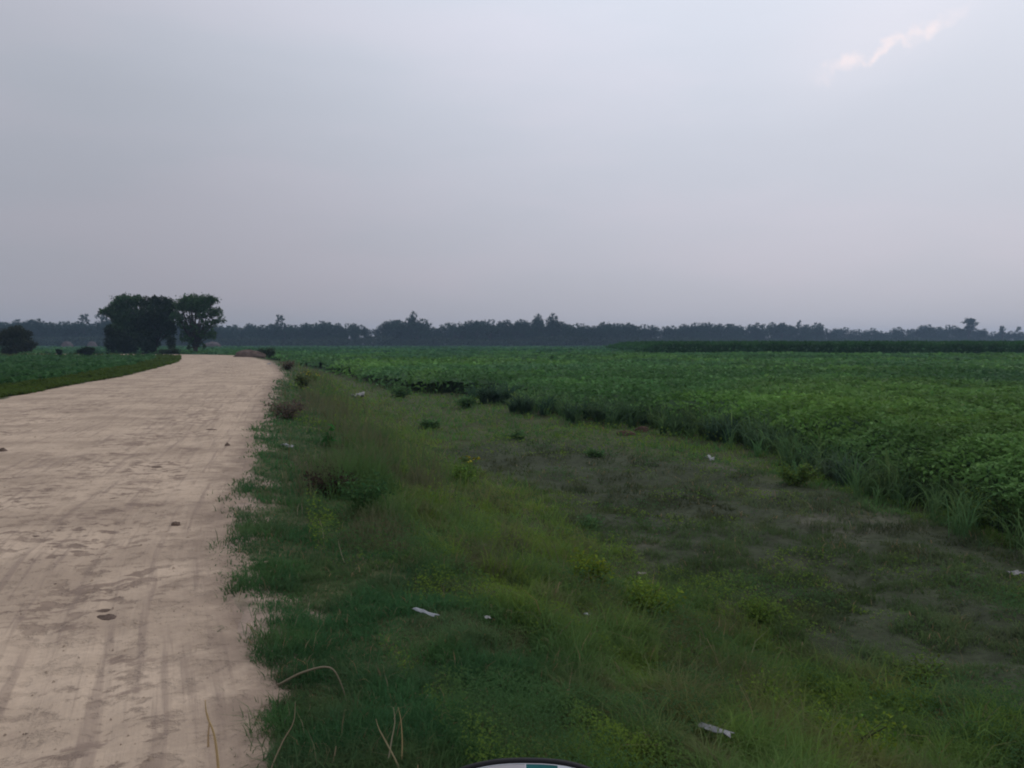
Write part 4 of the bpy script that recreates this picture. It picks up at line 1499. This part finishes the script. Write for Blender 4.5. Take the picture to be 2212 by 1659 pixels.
hd = math.atan2(.287, .958)       # the road's heading left of the view direction
bike = empty('motorcycle', (0, 0, 0), hd)
tag(bike, 'motorcycle ridden along the road edge, of which only a black-rimmed mirror shows', 'motorcycle')
Ry = np.array([[math.cos(-hd), -math.sin(-hd), 0], [math.sin(-hd), math.cos(-hd), 0], [0, 0, 1]])
bike_x = -.28
bike.location = (bike_x * math.cos(hd), bike_x * math.sin(hd), 0)
bike_inv = lambda p: tuple(Ry @ (np.array(p) - np.array(bike.location)))


def mirror_outline(k):
    """half-size 1 outline: flat arching top, tighter right shoulder"""
    pts_ = []
    for i in range(k):
        a = 2 * math.pi * i / k
        c_, s_ = math.cos(a), math.sin(a)
        e_ = 2.7 if c_ > 0 else 2.15
        x_ = math.copysign(abs(c_) ** (2 / e_), c_)
        y_ = math.copysign(abs(s_) ** (2 / 2.4), s_)
        pts_.append((x_, y_))
    return pts_


MY = .78
mc = at_depth(1128, 1636, MY)
HW, HH = .106, .060
fwd = Vector((0, 1, -.42)).normalized()
rgt = Vector((1, 0, 0))
upv = rgt.cross(fwd).normalized()
mcen = mc - upv * HH + Vector((0, 0, -.0015))
ol = mirror_outline(56)


def ring(scale, depth, add=0.0):
    return [tuple(mcen + rgt * (x_ * (HW * scale + add)) + upv * (y_ * (HH * scale + add)) + fwd * depth) for x_, y_ in ol]


def loft(rings, cap0=False, cap1=False):
    k = len(rings[0])
    V = [p for r_ in rings for p in r_]
    F = []
    for i in range(len(rings) - 1):
        for j in range(k):
            F.append((i * k + j, i * k + (j + 1) % k, (i + 1) * k + (j + 1) % k))
            F.append((i * k + j, (i + 1) * k + (j + 1) % k, (i + 1) * k + j))
    for cap, idx in ((cap0, 0), (cap1, len(rings) - 1)):
        if cap:
            c_ = np.mean(np.array(rings[idx]), 0)
            V.append(tuple(c_))
            for j in range(k):
                F.append((len(V) - 1, idx * k + j, idx * k + (j + 1) % k))
    return np.array([bike_inv(p) for p in V]), np.array(F)


mir = part('mirror', loft([ring(1, 0, -.0042), ring(1, -.0015, -.0026), ring(1, 0, 0), ring(1, .006, .0006), ring(.93, .018), ring(.7, .028), ring(.3, .032)], False, True), M_BLACK, bike)
part('mirror_glass', loft([ring(1, .001, -.0041), ring(.5, .0011)], False, True), M_MIRROR, mir, False)


def painted_reflection(x0, x1, mat, name):
    # painted reflection of the rider's clothes, along the upper glass between two widths
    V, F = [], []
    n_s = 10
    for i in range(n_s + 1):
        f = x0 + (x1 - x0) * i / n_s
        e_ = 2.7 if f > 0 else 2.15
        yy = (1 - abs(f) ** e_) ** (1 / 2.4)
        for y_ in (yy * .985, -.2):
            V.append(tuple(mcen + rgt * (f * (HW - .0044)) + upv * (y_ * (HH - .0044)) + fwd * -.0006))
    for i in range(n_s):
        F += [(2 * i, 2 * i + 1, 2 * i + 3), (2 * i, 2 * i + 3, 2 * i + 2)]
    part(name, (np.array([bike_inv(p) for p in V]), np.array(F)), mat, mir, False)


painted_reflection(-.75, .03, M_WHITE, 'white_painted_reflection')
painted_reflection(.04, .36, M_TEAL, 'teal_painted_reflection')
painted_reflection(.50, .74, M_TEAL, 'teal_painted_reflection')
mb = bike_inv(mcen + fwd * .03)
hb_r = (.30, .42, 1.02)
part('mirror_stem', tube([mb, (mb[0] - .02, mb[1] + .03, mb[2] - .09), (hb_r[0], hb_r[1], hb_r[2])], [.006, .006, .006], 8)[:2], M_METAL, bike)
part('handlebar', tube([(-.42, .30, 1.0), (-.28, .42, 1.02), (-.10, .50, .98), (.10, .50, .98), (.30, .42, 1.02), (.42, .30, 1.0)], [.011] * 6, 10)[:2], M_METAL, bike)
for sx in (-1, 1):
    part('grip', tube([(sx * .34, .37, 1.012), (sx * .44, .285, .998)], [.018, .018], 10)[:2], M_RUBBER, bike)
    part('fork', tube([(sx * .09, .52, .96), (sx * .09, .82, .30)], [.02, .024], 10)[:2], M_METAL, bike)


def wheel(yc):
    V, F = [], []
    for i in range(40):
        a = 2 * math.pi * i / 40
        for j in range(10):
            q = 2 * math.pi * j / 10
            rr_ = .27 + .045 * math.cos(q)
            V.append((.045 * math.sin(q), yc + rr_ * math.cos(a), .315 + rr_ * math.sin(a)))
    for i in range(40):
        for j in range(10):
            F.append((i * 10 + j, i * 10 + (j + 1) % 10, ((i + 1) % 40) * 10 + (j + 1) % 10, ((i + 1) % 40) * 10 + j))
    w_ = part('wheel', tube([(-.07, yc, .315), (.07, yc, .315)], [.05, .05], 12)[:2], M_METAL, bike)
    part('tyre', (V, F), M_RUBBER, w_)
    sp = [tube([(0, yc, .315), (0, yc + .25 * math.cos(a), .315 + .25 * math.sin(a))], [.008, .006], 5) for a in np.linspace(0, 2 * math.pi, 10, endpoint=False)]
    part('spokes', join(sp)[:2], M_METAL, w_)


wheel(.84)
wheel(-.44)


def ellips(c_, r_, p_=2.4):
    V, F = [], []
    for i in range(13):
        f = -math.pi / 2 + math.pi * i / 12
        for k in range(20):
            a = 2 * math.pi * k / 20
            V.append((c_[0] + r_[0] * math.cos(f) * math.cos(a), c_[1] + r_[1] * math.cos(f) * math.sin(a), c_[2] + r_[2] * math.sin(f)))
    for i in range(12):
        for k in range(20):
            F.append((i * 20 + k, i * 20 + (k + 1) % 20, (i + 1) * 20 + (k + 1) % 20, (i + 1) * 20 + k))
    return np.array(V), np.array(F)


part('fuel_tank', ellips((0, .22, .80), (.13, .26, .13)), M_PAINT, bike)
part('seat', ellips((0, -.28, .80), (.13, .38, .06)), M_BLACK, bike)
part('headlight', ellips((0, .62, .86), (.09, .08, .09)), M_METAL, bike)
part('frame', join([tube([(0, .5, .9), (0, .3, .45), (0, -.1, .38), (0, -.44, .315)], [.022] * 4, 8), tube([(0, .5, .85), (0, -.1, .72), (0, -.6, .74)], [.02] * 3, 8), tube([(0, -.1, .72), (0, -.1, .38)], [.02] * 2, 8)])[:2], M_BLACK, bike)
part('engine', ellips((0, .10, .44), (.13, .18, .15)), M_METAL, bike)

# ---------------------------------------------------------------- evening haze
hm = bpy.data.materials.new('haze_air')
hm.use_nodes = True
ht = hm.node_tree
ht.nodes.clear()
pv = ht.nodes.new('ShaderNodeVolumePrincipled')
pv.inputs['Color'].default_value = (.52, .74, 1.0, 1)
pv.inputs['Density'].default_value = .00042
hout = ht.nodes.new('ShaderNodeOutputMaterial')
ht.links.new(pv.outputs[0], hout.inputs['Volume'])
hx, hz0, hz1 = 1450.0, -2.4, 26.0
Vh = [(x_, y_, z_) for z_ in (hz0, hz1) for x_, y_ in ((-hx, -hx), (hx, -hx), (hx, hx), (-hx, hx))]
Fh = [(0, 3, 2, 1), (4, 5, 6, 7), (0, 1, 5, 4), (1, 2, 6, 5), (2, 3, 7, 6), (3, 0, 4, 7)]
hz = tri_mesh('haze', Vh, Fh, None, hm)
tag(hz, kind='stuff')
